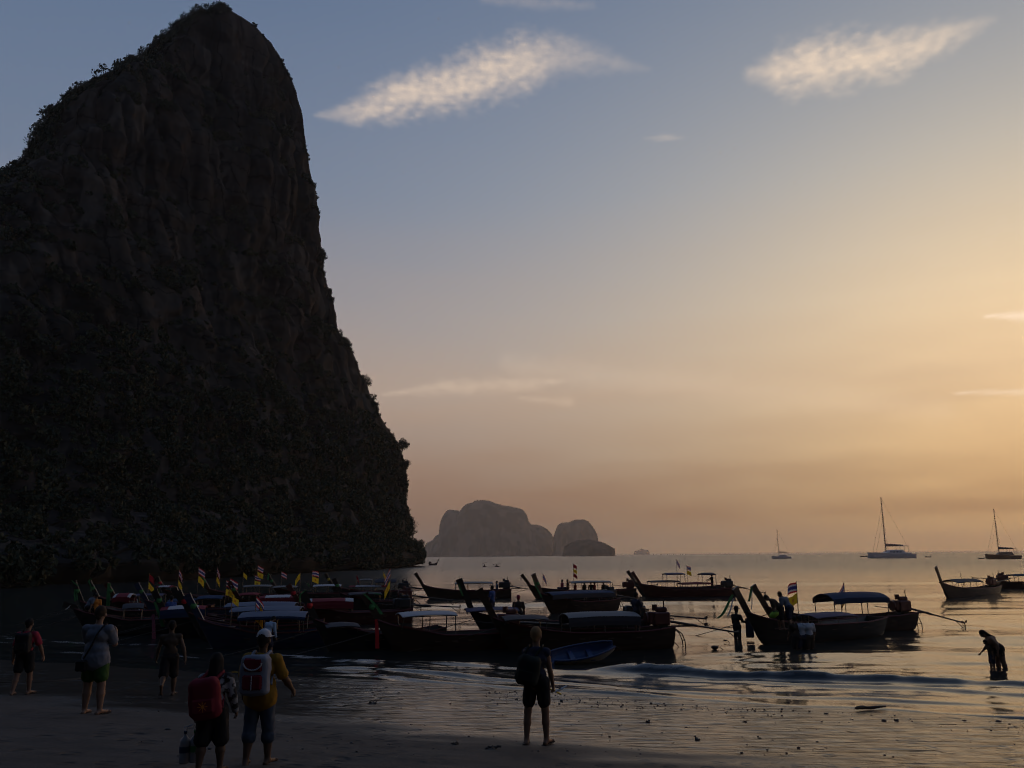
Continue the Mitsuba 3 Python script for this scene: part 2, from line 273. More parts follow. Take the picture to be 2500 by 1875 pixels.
# far islands
def island(name, outline, dist, depth, m, label, seed):
    """a mound whose skyline follows the outline; round in plan, steep sides"""
    xs = np.linspace(outline[0][0], outline[-1][0], 150); ys = np.interp(xs, [o[0] for o in outline], [o[1] for o in outline])
    pts = np.array([at_y(a, b, dist) for a, b in zip(xs, ys)]); nv = 41; v = np.zeros((len(xs), nv, 3)); th = np.linspace(-1, 1, nv)
    half = (pts[-1, 0] - pts[0, 0]) / 2; u = np.linspace(-1, 1, len(xs))
    for j, q in enumerate(th):
        dep = depth * np.sqrt(np.clip(1.03 - u ** 2, 0.03, 1))
        hgt = (1 - np.abs(q) ** 3.2)
        v[:, j, 0] = pts[:, 0] + 0.02 * half * meshkit.noise(np.stack([u * 9, np.full_like(u, q * 3), 0 * u], -1), seed); v[:, j, 1] = dist + q * dep
        v[:, j, 2] = np.maximum(pts[:, 2], 1.0) * hgt * (0.9 + 0.1 * (1 - abs(q))) - 2 * abs(q)
    rough = (meshkit.fbm(v * (1 / (0.16 * half)), 4, seed) - 0.5) * 0.10 * half
    v[..., 1] += rough; v[..., 2] += np.where(v[..., 2] > 3, rough * 0.12, 0)
    fine = (meshkit.fbm(v * (1 / (0.035 * half)), 3, seed + 5) - 0.5) * 0.035 * half; v[..., 1] += fine; v[..., 2] += np.where(v[..., 2] > 3, fine * 0.5, 0)
    obj(name, (v.reshape(-1, 3), grid_faces(len(xs), nv)), m, smooth=True)
    tag(name, label, None, None, 'structure')
def isl_col(p, n, uv): return mix((0.03, 0.032, 0.027), (0.06, 0.057, 0.052), smst(0.42, 0.62, fbm(p.x * 0.02, p.y * 0.02, p.z * 0.008, octaves=4)))
scene['island_mat'] = {'type': 'twosided', 'm': {'type': 'principled', 'base_color': proc(isl_col), 'roughness': 0.9, 'specular': 0.1}}
MAIN = [(1034, 1352), (1040, 1326), (1058, 1318), (1064, 1308), (1078, 1302), (1078, 1280), (1076, 1272), (1083, 1256), (1090, 1246), (1098, 1244), (1112, 1246), (1118, 1247), (1120, 1251), (1128, 1238), (1140, 1230), (1153, 1227), (1160, 1222), (1176, 1221), (1190, 1222), (1205, 1228), (1224, 1233), (1244, 1236), (1262, 1240), (1275, 1244), (1284, 1256), (1290, 1276), (1296, 1281), (1310, 1281), (1324, 1286), (1336, 1293), (1346, 1304), (1352, 1318), (1356, 1352)]
island('island', MAIN, 4600, 420, 'island_mat', 'long hazy island with a steep notched table top', 51)
island('island_001', [(1348, 1352), (1350, 1312), (1354, 1300), (1361, 1282), (1370, 1276), (1388, 1275), (1402, 1269), (1424, 1268), (1436, 1273), (1448, 1288), (1456, 1302), (1459, 1322), (1460, 1352)], 4300, 200, 'island_mat', 'round domed hazy island right of the long one', 52)
island('island_002', [(1372, 1357), (1374, 1345), (1377, 1334), (1392, 1325), (1408, 1318), (1412, 1317), (1420, 1319), (1440, 1316), (1452, 1319), (1464, 1322), (1480, 1328), (1492, 1335), (1503, 1342), (1508, 1350), (1500, 1357)], 2500, 70, 'island_mat', 'low dark wooded islet in front of the domed island', 53)
island('island_003', [(1546, 1355), (1550, 1345), (1560, 1343), (1566, 1339), (1572, 1342), (1582, 1343), (1586, 1355)], 9500, 120, 'island_mat', 'faintest farthest islet low on the horizon', 54)

if HAZE:
    scene['haze_medium'] = {'type': 'homogeneous', 'albedo': {'type': 'rgb', 'value': [0.96, 0.91, 0.86]}, 'phase': {'type': 'hg', 'g': 0.6}, 'sigma_t': {'type': 'rgb', 'value': [9.5e-5] * 3}}
    scene['haze'] = {'type': 'cube', 'bsdf': {'type': 'null'}, 'interior': {'type': 'ref', 'id': 'haze_medium'},
                     'to_world': T().translate([0, 6300, 128.0]).scale([9800, 7200, 133.0])}
    scene['camera']['medium'] = {'type': 'ref', 'id': 'haze_medium'}
    tag('haze', 'thin evening haze lying over the bay', None, None, 'stuff')
# ---------------------------------------------------------------- hills behind the beach, cliff vegetation, trees
def leaf_col(p, n, uv): return mix((0.010, 0.016, 0.009), (0.026, 0.035, 0.016), noise(p.x * 0.4, p.y * 0.4, p.z * 0.4))
scene['leaf_mat'] = {'type': 'twosided', 'm': {'type': 'principled', 'base_color': proc(leaf_col), 'roughness': 0.7, 'specular': 0.2}}
mat('bark_mat', base_color=(0.035, 0.028, 0.022), roughness=0.9)
az = np.radians(np.linspace(112, 292, 160)); rr = np.linspace(0, 1, 40)
HA, HR = np.meshgrid(az, rr, indexing='ij'); rad = 62 + 170 * HR + 14 * (meshkit.noise(np.stack([HA * 5, HR * 0, HR * 0], -1), 61) - 0.5)
hx, hy = np.sin(HA) * rad, np.cos(HA) * rad
prof = np.interp(HR, [0, 0.06, 0.16, 0.32, 0.7, 1], [0, 0.3, 0.75, 1.0, 0.95, 0.7]); endf = np.clip(np.minimum(HA - az[0], az[-1] - HA) / 0.25, 0, 1)
hz = 2.2 + 125 * prof * endf * (0.75 + 0.5 * meshkit.noise(np.stack([HA * 4, HR * 2, HR * 0], -1), 62)) + 5 * (meshkit.fbm(np.stack([hx, hy, 0 * hx], -1) / 9, 3, 63) - 0.5) * np.clip(HR * 8, 0, 1)
obj('hills', (np.stack([hx, hy, hz], -1).reshape(-1, 3), grid_faces(*hx.shape)), 'leaf_mat', smooth=False)
tag('hills', 'wooded hills rising behind the beach', None, None, 'structure')

def leaves(centers, radii, counts, size, rng, flat=0.8):
    """leaf-sized faces spread through clumps"""
    C = np.repeat(centers, counts, 0); Rr = np.repeat(radii, counts); n = len(C)
    d = rng.normal(size=(n, 3)); d /= np.linalg.norm(d, axis=1, keepdims=True); d[:, 2] *= flat
    p = C + d * (Rr * rng.uniform(0.35, 1.0, n) ** 0.6)[:, None]
    s = size * rng.uniform(0.6, 1.5, n)[:, None]
    a = rng.normal(size=(n, 3)); a /= np.linalg.norm(a, axis=1, keepdims=True); b = np.cross(a, rng.normal(size=(n, 3))); b /= np.linalg.norm(b, axis=1, keepdims=True)
    v = np.stack([p - a * s, p + b * s * 0.45, p + a * s, p - b * s * 0.45], 1).reshape(-1, 3)
    i = np.arange(n)[:, None] * 4
    return v, np.vstack([i + [0, 1, 2], i + [0, 2, 3]])
rv = np.random.default_rng(21)
vn = cliff_mesh.vertex_normals[:NZ * NA].reshape(NZ, NA, 3); facing = (vn * (CAM - ring)).sum(-1) / np.linalg.norm(ring - CAM, axis=-1)
pxr = px_of(ring.reshape(-1, 3)).reshape(NZ, NA); vis = (facing > -0.35) & (pxr > -60) & (ring[..., 2] > 1.2)
w = np.where(vis, np.clip(vn[..., 2] - 0.34, 0, 1) * 3.0, 0)
edge_l = vis & (pxr < PL[:, None] + 26) & (PL[:, None] > -60); edge_r = vis & (pxr > PR[:, None] - 14)
tuft = np.clip(meshkit.noise(np.stack([0 * zs, 0 * zs, zs / 5.0], -1), 71) - 0.42, 0, 1)[:, None] * 3
w = w + edge_l * 4.0 + edge_r * tuft * 1.1
low = np.clip((58 - ring[..., 2] + 40 * (meshkit.fbm(ring / 26, 3, 72) - 0.5)) / 14, 0, 1) * 1.1
w = w + np.where(vis, low, 0)
cell = np.linalg.norm(np.roll(ring, -1, 1) - ring, axis=-1); w = w * cell
idx = rv.choice(w.size, 5200, p=(w / w.sum()).ravel())
c = ring.reshape(-1, 3)[idx]; r_ = np.clip(0.95 * rv.lognormal(0, 0.55, len(c)), 0.4, 4.0); onr = edge_r.ravel()[idx]; r_[onr] *= 0.55
c = c + vn.reshape(-1, 3)[idx] * (r_ * 0.25)[:, None]
obj('cliff_vegetation', leaves(c, r_, np.clip(40 * r_ ** 1.5, 14, 260).astype(int), 0.5, rv), 'leaf_mat', smooth=False)
tag('cliff_vegetation', 'dark scrub and creepers growing over the cliff top and ledges', None, None, 'stuff')

def tree(px, py, hpx, crown, label, seed, bare=False, lean=0.0):
    """small tree rooted on the cliff at a point of its skyline"""
    y = cl_y(px) + 1.5; b = at_y(px, py, y); b[2] *= 0.952 if px < 560 else 0.948; s = y / FPX; h = hpx * s; rg = np.random.default_rng(seed)
    key = numbered('tree'); trunk = []
    tip = b + [lean * h, 0, h]; trunk.append(tube([b - [0, 0, 0.5], b + (tip - b) * 0.5 + [0.05 * h, 0, 0], tip], [0.05 * h, 0.035 * h, 0.012 * h], 6))
    ends = []
    for k in range(9 if bare else 6):
        t = rg.uniform(0.35, 0.95); p = b + (tip - b) * t; d = rg.normal(size=3); d[2] = abs(d[2]) + 0.4; d /= np.linalg.norm(d); q = p + d * h * rg.uniform(0.3, 0.5)
        trunk.append(tube([p, (p + q) / 2 + rg.normal(size=3) * 0.03 * h, q], [0.02 * h, 0.014 * h, 0.006 * h], 5)); ends.append(q)
        if bare:
            for _ in range(3):
                d2 = d + rg.normal(size=3) * 0.6; trunk.append(tube([q, q + d2 * h * 0.16], [0.008 * h, 0.004 * h], 4))
    labels[key] = {'label': label, 'category': 'tree'}
    obj('trunk', trunk, 'bark_mat', key)
    n = 0.25 if bare else 1.0
    cs = np.array(ends + [tip]); obj('crown', leaves(cs, np.full(len(cs), crown * s), (130 if not bare else 7), 0.04 * h + 0.12, rg), 'leaf_mat', key, smooth=False)
tree(326, 124, 24, 5, 'bare little tree alone on the upper left ridge of the cliff', 1, bare=True, lean=-0.25)
tree(384, 92, 24, 11, 'round crowned tree leaning out near the cliff top, left side', 2, lean=-0.35)
tree(292, 142, 22, 13, 'broad bushy tree on the ridge below the bare little tree', 3)
tree(247, 188, 22, 7, 'narrow tree standing up halfway along the left ridge', 4)
tree(170, 235, 24, 8, 'small rounded tree lower on the left ridge', 5)
tree(106, 300, 26, 9, 'bushy tree on the left ridge near the picture edge', 6)
tree(778, 598, 22, 8, 'tuft-like tree jutting from the right cliff edge at mid height', 7, lean=0.5)
tree(888, 925, 22, 10, 'round leafy tree bulging from the lower right cliff edge', 8, lean=0.4)
tree(976, 1102, 32, 10, 'ragged tree with visible branches on the lower right cliff edge', 9, lean=0.3)
tree(988, 1140, 22, 8, 'leafy tree just below the ragged tree on the right edge', 10, lean=0.4)
tree(1003, 1316, 34, 6, 'thin bare tree at the foot of the cliff nose', 11, bare=True, lean=0.3)
tree(1020, 1342, 18, 9, 'low spreading bush tree on top of the cliff nose', 12, lean=0.2)
# ---------------------------------------------------------------- longtail boats
def wood_col(c):
    def f(p, n, uv): return mi.Color3f(c) * (0.65 + 0.7 * fbm(p.x * 2.0, p.y * 2.0, p.z * 9.0, octaves=3))
    return proc(f)
for nm, c in (('hull_brown', (0.050, 0.030, 0.020)), ('hull_dark', (0.028, 0.024, 0.022)), ('hull_blue', (0.025, 0.035, 0.075)), ('hull_red', (0.075, 0.022, 0.016))):
    scene[nm] = {'type': 'twosided', 'm': {'type': 'principled', 'base_color': wood_col(c), 'roughness': 0.3, 'specular': 0.5}}
mat('rail_red', base_color=(0.12, 0.02, 0.015), roughness=0.5); mat('rail_green', base_color=(0.03, 0.07, 0.03), roughness=0.5)
mat('deck_wood', base_color=(0.085, 0.055, 0.035), roughness=0.7)
mat('rope_line', base_color=(0.08, 0.07, 0.055), roughness=0.9); mat('pole_mat', base_color=(0.10, 0.09, 0.08), roughness=0.5); mat('iron', base_color=(0.05, 0.045, 0.042), roughness=0.45, metallic=0.6)
mat('engine_red', base_color=(0.10, 0.025, 0.02), roughness=0.5); mat('engine_dark', base_color=(0.03, 0.03, 0.032), roughness=0.5)
for nm, c in dict(tarp_white=(0.36, 0.36, 0.38), tarp_blue=(0.02, 0.04, 0.09), tarp_pale=(0.115, 0.135, 0.19), tarp_red=(0.16, 0.015, 0.026), tarp_grey=(0.18, 0.18, 0.185), tarp_dark=(0.05, 0.05, 0.06), tarp_violet=(0.07, 0.065, 0.115), cloth_green=(0.06, 0.22, 0.07), cloth_red=(0.50, 0.02, 0.03), cloth_pink=(0.45, 0.12, 0.16), cloth_orange=(0.6, 0.2, 0.03), cloth_yellow=(0.62, 0.45, 0.05), cloth_white=(0.6, 0.6, 0.6)).items():
    mat(nm, base_color=c, roughness=0.75, specular=0.25)
def thai_col(p, n, uv):
    v = uv.y; r, w, b = mi.Color3f(0.55, 0.03, 0.05), mi.Color3f(0.75, 0.74, 0.72), mi.Color3f(0.05, 0.06, 0.25)
    return dr.select((v < 1 / 6) | (v > 5 / 6), r, dr.select((v < 2 / 6) | (v > 4 / 6), w, b))
def yellow_col(p, n, uv):
    e = dr.square((uv.x - 0.5) / 0.14) + dr.square((uv.y - 0.52) / 0.22)
    return mix((0.72, 0.54, 0.04), (0.55, 0.22, 0.05), 1 - smst(0.6, 1.1, e))
def cloth(col): return {'type': 'principledthin', 'base_color': proc(col), 'roughness': 0.8, 'diff_trans': 0.9, 'spec_trans': 0.0}
scene['flag_thai'] = cloth(thai_col); scene['flag_yellow'] = cloth(yellow_col)

def flag_sheet(p, w, h, side, rng, droop):
    """cloth hung from its hoist at p (top), flying to side (+1 right, -1 left), drooping"""
    nu, nv = 9, 5; u, v = np.meshgrid(np.linspace(0, 1, nu), np.linspace(0, 1, nv)); ph = rng.uniform(0, 6)
    X = p[0] + side * w * u * (1 - 0.55 * droop); Z = p[2] - h * (1 - v) - droop * w * 0.9 * u ** 1.3 + 0.03 * w * np.sin(5 * u + ph)
    Yy = p[1] + 0.12 * w * np.sin(4.5 * u + ph + v) * u
    return np.stack([X, Yy, Z], -1).reshape(-1, 3), grid_faces(nv, nu), np.stack([u, v], -1).reshape(-1, 2)
def ribbon_strip(pts, w, axis=(1, 0, 0)):
    p = np.array(pts, float); a = np.array(axis, float); ww = np.broadcast_to(np.asarray(w, float), (len(p),))[:, None] / 2; o = np.array([0, 0.012, 0])
    q = np.linspace(0, 1, 4); v = np.stack([p - a * ww + o, p + a * ww + o, p + a * ww - o, p - a * ww - o], 1).reshape(-1, 3)
    return trimesh.Trimesh(v, np.vstack([grid_faces(len(p), 4, True), [[0, 1, 2], [0, 2, 3]]]), process=False)
def bar(pts, wid, th):
    """flat bar swept along points of the x-z plane: wid in that plane, th across it"""
    p = np.array(pts, float); wid = np.broadcast_to(np.asarray(wid, float), (len(p),)); t = np.gradient(p, axis=0); t /= np.linalg.norm(t, axis=1, keepdims=True)
    nn = np.stack([-t[:, 2], 0 * t[:, 0], t[:, 0]], 1); y = np.array([0, th / 2, 0])
    v = np.stack([p - nn * wid[:, None] / 2 - y, p + nn * wid[:, None] / 2 - y, p + nn * wid[:, None] / 2 + y, p - nn * wid[:, None] / 2 + y], 1).reshape(-1, 3)
    n = len(p); f = np.vstack([grid_faces(n, 4, True), [[0, 1, 2], [0, 2, 3]], [[4 * n - 4, 4 * n - 2, 4 * n - 3], [4 * n - 4, 4 * n - 1, 4 * n - 2]]])
    return trimesh.Trimesh(v, f, process=False)
SCREEN = {}
def boat(label, xb, xs, yw, yaw, hull='hull_brown', rail='rail_red', tip=2.3, canopies=(), flags=(), ribbons=(), engine=True, tail=(3.1, -0.42), tail_swing=0, ladder=False, wrap='cloth_green', sides=None, lean=0.0, group='longtail boats moored off the beach', seats=4, post=True):
    """canopies: (from, to, height, half width, arch, cloth[, end cloth]) with from/to as pixels; flags: (x, top y, kinds, side, droop); all placed on the boat's own centre plane"""
    key = numbered('longtail_boat'); labels[key] = {'label': label, 'category': 'boat', 'group': group}
    rng = np.random.default_rng(len(label) + int(xb)); ya = math.radians(yaw); ca, sa = math.cos(ya), math.sin(ya)
    c = at_z((xb + xs) / 2, yw); L = abs(xs - xb) / FPX * c[1] / max(0.25, abs(ca))
    for _ in range(6):
        o = c[:2] - np.array([ca, sa]) * L / 2
        a, b = px_of(np.array([o[0], o[1], tip])), px_of(np.array([o[0] + ca * L, o[1] + sa * L, 0.8]))
        L *= (xs - xb) / (b - a); c = c + np.array([((xb + xs) - (a + b)) / 2 / FPX * c[1], 0, 0])
    o = c[:2] - np.array([ca, sa]) * L / 2
    M = np.eye(4); M[:2, :2] = [[ca, -sa], [sa, ca]]; M[:2, 3] = o; M[2, 3] = rng.uniform(-0.04, 0.03)
    def loc(px, py, dy=0.0):
        """the point of the boat's centre plane (moved dy across) seen at a pixel, in boat coordinates"""
        d = ray(px, py); n = np.array([-sa, ca, 0]); t = ((np.array([o[0], o[1], 0]) - CAM) @ n + dy) / (d @ n); p = CAM + d * t - [o[0], o[1], M[2, 3]]
        return np.array([p[0] * ca + p[1] * sa, dy, p[2]])
    k = min(1.0, L / 6.5); S = lambda *v: np.array(v)
    xk = np.r_[0.62, 0.95, 1.32, 1.75, 2.3] * k
    keel = PchipInterpolator(np.r_[xk, L - 1.2, L], [1.18, 0.62, 0.05, -0.22, -0.32, -0.28, -0.06])
    gun = PchipInterpolator(np.r_[0.62 * k, 1.3 * k, 2.5 * k, 0.52 * L, 0.8 * L, L], [1.32, 1.08, 0.86, 0.70, 0.70, 0.84])
    beam = PchipInterpolator(np.r_[0.62 * k, 1.2 * k, 2.2 * k, 0.45 * L, 0.66 * L, 0.9 * L, L], [0.05, 0.22, 0.5, 0.80, 0.84, 0.72, 0.62])
    xs_ = np.r_[np.linspace(0.62 * k, 2.4 * k, 16), np.linspace(2.4 * k, L, 20)[1:]]; sN = np.linspace(0, 1, 8)
    rows_ = []
    for x in xs_:
        zk, zg, b_ = float(keel(x)), float(gun(x)), float(beam(x)); yy = b_ * sN ** 0.6; zz = zk + (zg - zk) * sN ** 1.4
        out_ = np.c_[np.full(8, x), yy, zz]; th = min(0.05, b_ * 0.5); inn = np.c_[np.full(8, x), np.maximum(yy - th, 0), np.maximum(zz, min(zz[-1] - 0.02, 0.12 if x > 1.5 * k else zk + 0.1))]; inn[-1, 2] = zg
        m = np.array([1, -1, 1]); rows_.append(np.vstack([out_[::-1], (out_ * m)[1:], (inn * m)[::-1], inn[1:]]))
    R_ = np.array(rows_); nc = R_.shape[1]; f = grid_faces(len(xs_), nc, True); n0 = (len(xs_) - 1) * nc
    capv = R_[-1, :15].mean(0); v = np.vstack([R_.reshape(-1, 3), capv, R_[0].mean(0)]); i = np.arange(14)
    f = np.vstack([f, np.stack([n0 + i, n0 + i + 1, np.full(14, len(v) - 2)], 1), [[n0 + 14, n0, len(v) - 2]], np.stack([(np.arange(nc) + 1) % nc, np.arange(nc), np.full(nc, len(v) - 1)], 1)])
    obj('hull', (v, f), hull, key, 40, M)
    for s in (1, -1):
        xr = np.linspace(0.64 * k, L, 22); obj('rub_rail', tube(np.c_[xr, s * (beam(xr) + 0.012), gun(xr) + 0.015], 0.032, 5), rail, key, 40, M)
    if post:
        pp = [(1.12 * k, 0.66), (0.86 * k, 1.02), (0.64 * k, 1.4), (0.42 * k, 1.4 + (tip - 1.4) * 0.4), (0.2 * k, 1.4 + (tip - 1.4) * 0.75), (0.08 * k, tip - 0.02)]
        obj('stem_post', bar([(a, 0, b) for a, b in pp], [0.20, 0.25, 0.26, 0.26, 0.28, 0.32], 0.10), hull, key, 30, M)
        if wrap:
            w0 = np.array([0.40 * k, 0, 1.4 + (tip - 1.4) * 0.45]); obj('bow_cloth', [tube([w0 + [-0.015, 0, -0.1], w0 + [0, 0, 0], w0 + [0.0, 0, 0.1]], [0.10, 0.145, 0.11], 8)], wrap, key, 40, M)
    if group and post and rng.random() < 0.8: obj('mooring_line', tube([(0.9 * k, 0.05, 0.95), (-0.6, 0.2, 0.55), (-2.2, 0.4, 0.16), (-3.4, 0.55, -0.1)], 0.016, 4), 'rope_line', key, 40, M)
    obj('fore_deck', [box(0.95 * k, 0.42, 0.03, (1.75 * k, 0, float(gun(1.75 * k)) - 0.06))], 'deck_wood', key, False, M)
    for q in np.linspace(2.9 * k, L - 1.6, seats): obj('seat', box(0.26, 2 * float(beam(q)) - 0.1, 0.035, (q, 0, 0.48)), 'deck_wood', key, False, M)
    for cn in canopies:
        x0, x1, z, hw, arch, col = cn[:6]; ends = cn[6] if len(cn) > 6 else None; skirt = cn[7] if len(cn) > 7 else None
        za = z if z > 0 else None; xa, xb2 = loc(x0, 1480)[0], loc(x1, 1480)[0]
        if xa > xb2: xa, xb2 = xb2, xa
        nu, nv = 13, 9; u, w_ = np.meshgrid(np.linspace(0, 1, nu), np.linspace(-1, 1, nv), indexing='ij'); sd = rng.uniform(0, 9)
        zt = z + arch * (1 - w_ ** 2) - 0.05 * np.abs(2 * u - 1) ** 3 + 0.025 * meshkit.noise(np.stack([u * 5 + sd, w_ * 2, 0 * u], -1), 3)
        topv = np.stack([xa + (xb2 - xa) * u, hw * w_, zt], -1)
        def sheet(lo, hi):
            q = topv[lo:hi + 1]; n_ = q.shape[0]; vv = np.vstack([q.reshape(-1, 3), q.reshape(-1, 3) - [0, 0, 0.03]]); g = grid_faces(n_, nv); g2 = g[:, ::-1] + n_ * nv
            rim = [i * nv for i in range(n_)], [i * nv + nv - 1 for i in range(n_)], list(range(nv)), [(n_ - 1) * nv + j for j in range(nv)]; fs = [g[:, ::-1], g2[:, ::-1]]
            for r in rim:
                r = np.array(r); fs += [np.stack([r[:-1], r[1:], r[1:] + n_ * nv], 1), np.stack([r[:-1], r[1:] + n_ * nv, r[:-1] + n_ * nv], 1)]
            return vv, np.vstack(fs)
        if ends:
            ck = obj('canopy', sheet(2, 10), col, key, 40, M); obj('end_panel', sheet(0, 2), ends, ck, 40, M); obj('end_panel', sheet(10, 12), ends, ck, 40, M)
        else: ck = obj('canopy', sheet(0, 12), col, key, 40, M)
        if skirt:
            for s in (1, -1):
                e = topv[:, 0 if s < 0 else -1]; hh = skirt[1]; q = np.stack([e + [0, s * 0.012, -0.01], e + [0, s * 0.03, -hh * 0.5], e + [0, s * 0.012, -hh]], 1); q2 = q + [0, s * 0.015, 0]
                obj('valance', [trimesh.Trimesh(q.reshape(-1, 3), grid_faces(13, 3), process=False), trimesh.Trimesh(q2.reshape(-1, 3), grid_faces(13, 3)[:, ::-1], process=False)], skirt[0], ck, False, M)
        npost = max(2, int((xb2 - xa) / 1.1) + 1)
        for xq in np.linspace(xa + 0.08, xb2 - 0.08, npost):
            for s in (1, -1):
                zb = float(gun(np.clip(xq, 0.7 * k, L))); obj('canopy_post', tube([(xq, s * (float(beam(np.clip(xq, 0.7 * k, L))) - 0.05), zb - 0.1), (xq, s * (hw - 0.04), z - 0.03)], 0.022, 5), 'pole_mat', key, 40, M)
        for s in (1, -1): obj('canopy_rail', tube([(xa, s * (hw - 0.05), z - 0.045), (xb2, s * (hw - 0.05), z - 0.045)], 0.02, 5), 'pole_mat', key, 40, M)
    if engine:
        ex, ez = L - 0.42, 0.98
        big = np.eye(4); big[:3, :3] *= 1.25; big[:3, 3] = np.array([ex, 0, ez - 0.05]) * -0.25
        ek = obj('engine', [x.apply_transform(big) for x in [box(0.56, 0.40, 0.42, (ex, 0, ez + 0.12), 0.04), box(0.18, 0.34, 0.40, (ex - 0.36, 0, ez + 0.14), 0.03), box(0.36, 0.26, 0.16, (ex + 0.04, 0.02, ez + 0.40), 0.04), trimesh.creation.cylinder(0.20, 0.06, 16, transform=trimesh.transformations.translation_matrix((ex - 0.49, 0, ez + 0.12)) @ rot((0, 1, 0), 90)), trimesh.creation.cylinder(0.09, 0.2, 12, transform=trimesh.transformations.translation_matrix((ex - 0.15, 0.1, ez + 0.46)))]], 'engine_red' if rng.random() < 0.5 else 'engine_dark', key, 30, M)
        obj('exhaust', [tube([(ex + 0.12, -0.12, ez + 0.5), (ex + 0.12, -0.12, ez + 0.92)], 0.022, 6), tube([(ex + 0.2, 0.14, ez + 0.45), (ex + 0.42, 0.2, ez + 0.36), (ex + 0.48, 0.2, ez + 0.14), (ex + 0.66, 0.18, ez + 0.10)], 0.03, 6)], 'iron', ek, 40, M)
        obj('engine_mount', [box(0.5, 0.06, 0.08, (ex, 0.13, ez - 0.13)), box(0.5, 0.06, 0.08, (ex, -0.13, ez - 0.13)), trimesh.creation.cylinder(0.06, 0.32, 8, transform=trimesh.transformations.translation_matrix((ex, 0, ez - 0.28)))], 'iron', key, 30, M)
        tl, td = tail; ts = math.radians(tail_swing); d = S(math.cos(ts) * math.cos(td * 0.3), math.sin(ts), td / tl); s0 = S(ex + 0.25, 0, ez + 0.06); e1 = s0 + d * tl
        sk = obj('drive_shaft', [tube([s0, s0 + d * tl * 0.42], 0.055, 7), tube([s0 + d * tl * 0.4, e1], 0.036, 7), box(1.1, 0.05, 0.07, s0 + d * 0.75 - [0, 0, 0.09])], 'iron', key, 40, M)
        bl = []
        for a in (20, 140, 260):
            ra = math.radians(a); r_d = S(0, math.cos(ra), math.sin(ra)); side = np.cross(d, r_d)
            pts = np.array([e1 + r_d * 0.03, e1 + r_d * 0.12 + side * 0.06 + d * 0.02, e1 + r_d * 0.24, e1 + r_d * 0.12 - side * 0.06 - d * 0.02]); pv = np.vstack([pts, pts + d * 0.015])
            bl.append(trimesh.Trimesh(pv, [[0, 1, 2], [0, 2, 3], [4, 6, 5], [4, 7, 6], [0, 4, 5], [0, 5, 1], [1, 5, 6], [1, 6, 2], [2, 6, 7], [2, 7, 3], [3, 7, 4], [3, 4, 0]], process=False))
        obj('propeller', bl + [trimesh.creation.icosphere(1, 0.05).apply_translation(e1)], 'iron', sk, 30, M)
        g = e1 - d * 0.55; fpt = e1 + S(-0.02, 0, -0.32)
        obj('skeg', [tube([g, fpt], 0.018, 5), tube([e1 - d * 0.12, fpt - S(0.08, 0, -0.06)], 0.014, 5), tube([e1, fpt], 0.014, 5)], 'iron', sk, 40, M)
        obj('tiller', [tube([s0 - [0.5, 0, 0.02], s0 - [1.2, -0.1, -0.02], s0 - [1.75, -0.2, -0.1]], 0.02, 6)], 'iron', key, 40, M)
    if ladder:
        a = S(L - 0.02, 0.25, 0.62); obj('stern_ladder', [tube([(L - 0.02, y_, 0.62), (L + 0.22, y_, 0.70), (L + 0.46, y_, 0.52), (L + 0.58, y_, 0.22), (L + 0.60, y_, -0.1)], 0.022, 6) for y_ in (0.25, -0.05)] + [tube([(L + 0.4, 0.25, 0.57), (L + 0.4, -0.05, 0.57)], 0.018, 5), tube([(L + 0.57, 0.25, 0.25), (L + 0.57, -0.05, 0.25)], 0.018, 5), tube([(L - 0.02, 0.1, 0.35), (L + 0.2, 0.1, 0.15), (L + 0.34, 0.1, 0.0)], 0.016, 5)], 'iron', key, 40, M)
    for fl in flags:
        fx, fy, kinds, side, droop = fl[:5]; droop = min(1.0, droop + 0.2); scale = fl[5] if len(fl) > 5 else 1.0; p = loc(fx, fy); base = S(p[0], 0, min(0.7, p[2] - 0.6)); xq = np.clip(p[0], 0.7 * k, L - 0.1)
        side = side * (1 if ca > 0 else -1); tl_ = (1 if side > 0 else -1)
        fk = obj('flag_pole', tube([(p[0], 0, float(gun(xq)) - 0.15), (p[0] + 0.02, 0, p[2])], 0.018, 5), 'pole_mat', key, 40, M); zt = p[2] - 0.03
        for kd in kinds:
            w, h = (0.52 * scale, 0.34 * scale); v, f, uvs = flag_sheet((p[0], 0, zt), w, h, side, rng, droop)
            obj('flag', (v, f), 'flag_thai' if kd == 't' else 'flag_yellow' if kd == 'y' else 'cloth_red', fk, True, M, uv=uvs); zt -= h * 1.04 + 0.35 * droop * w
    for rb in ribbons:
        col, w, pts = rb; q = np.array([loc(a, b, -0.06) for a, b in pts]); n_ = len(q); tt = np.linspace(0, n_ - 1, 3 * n_)
        q = np.stack([np.interp(tt, np.arange(n_), q[:, j]) for j in range(3)], 1); q[:, 1] += 0.02 * np.sin(tt * 3)
        obj('ribbon', ribbon_strip(q, w * np.linspace(0.8, 1.1, len(q))), col, key, False, M)
    SCREEN[key] = (M, L, gun, loc)
    return key

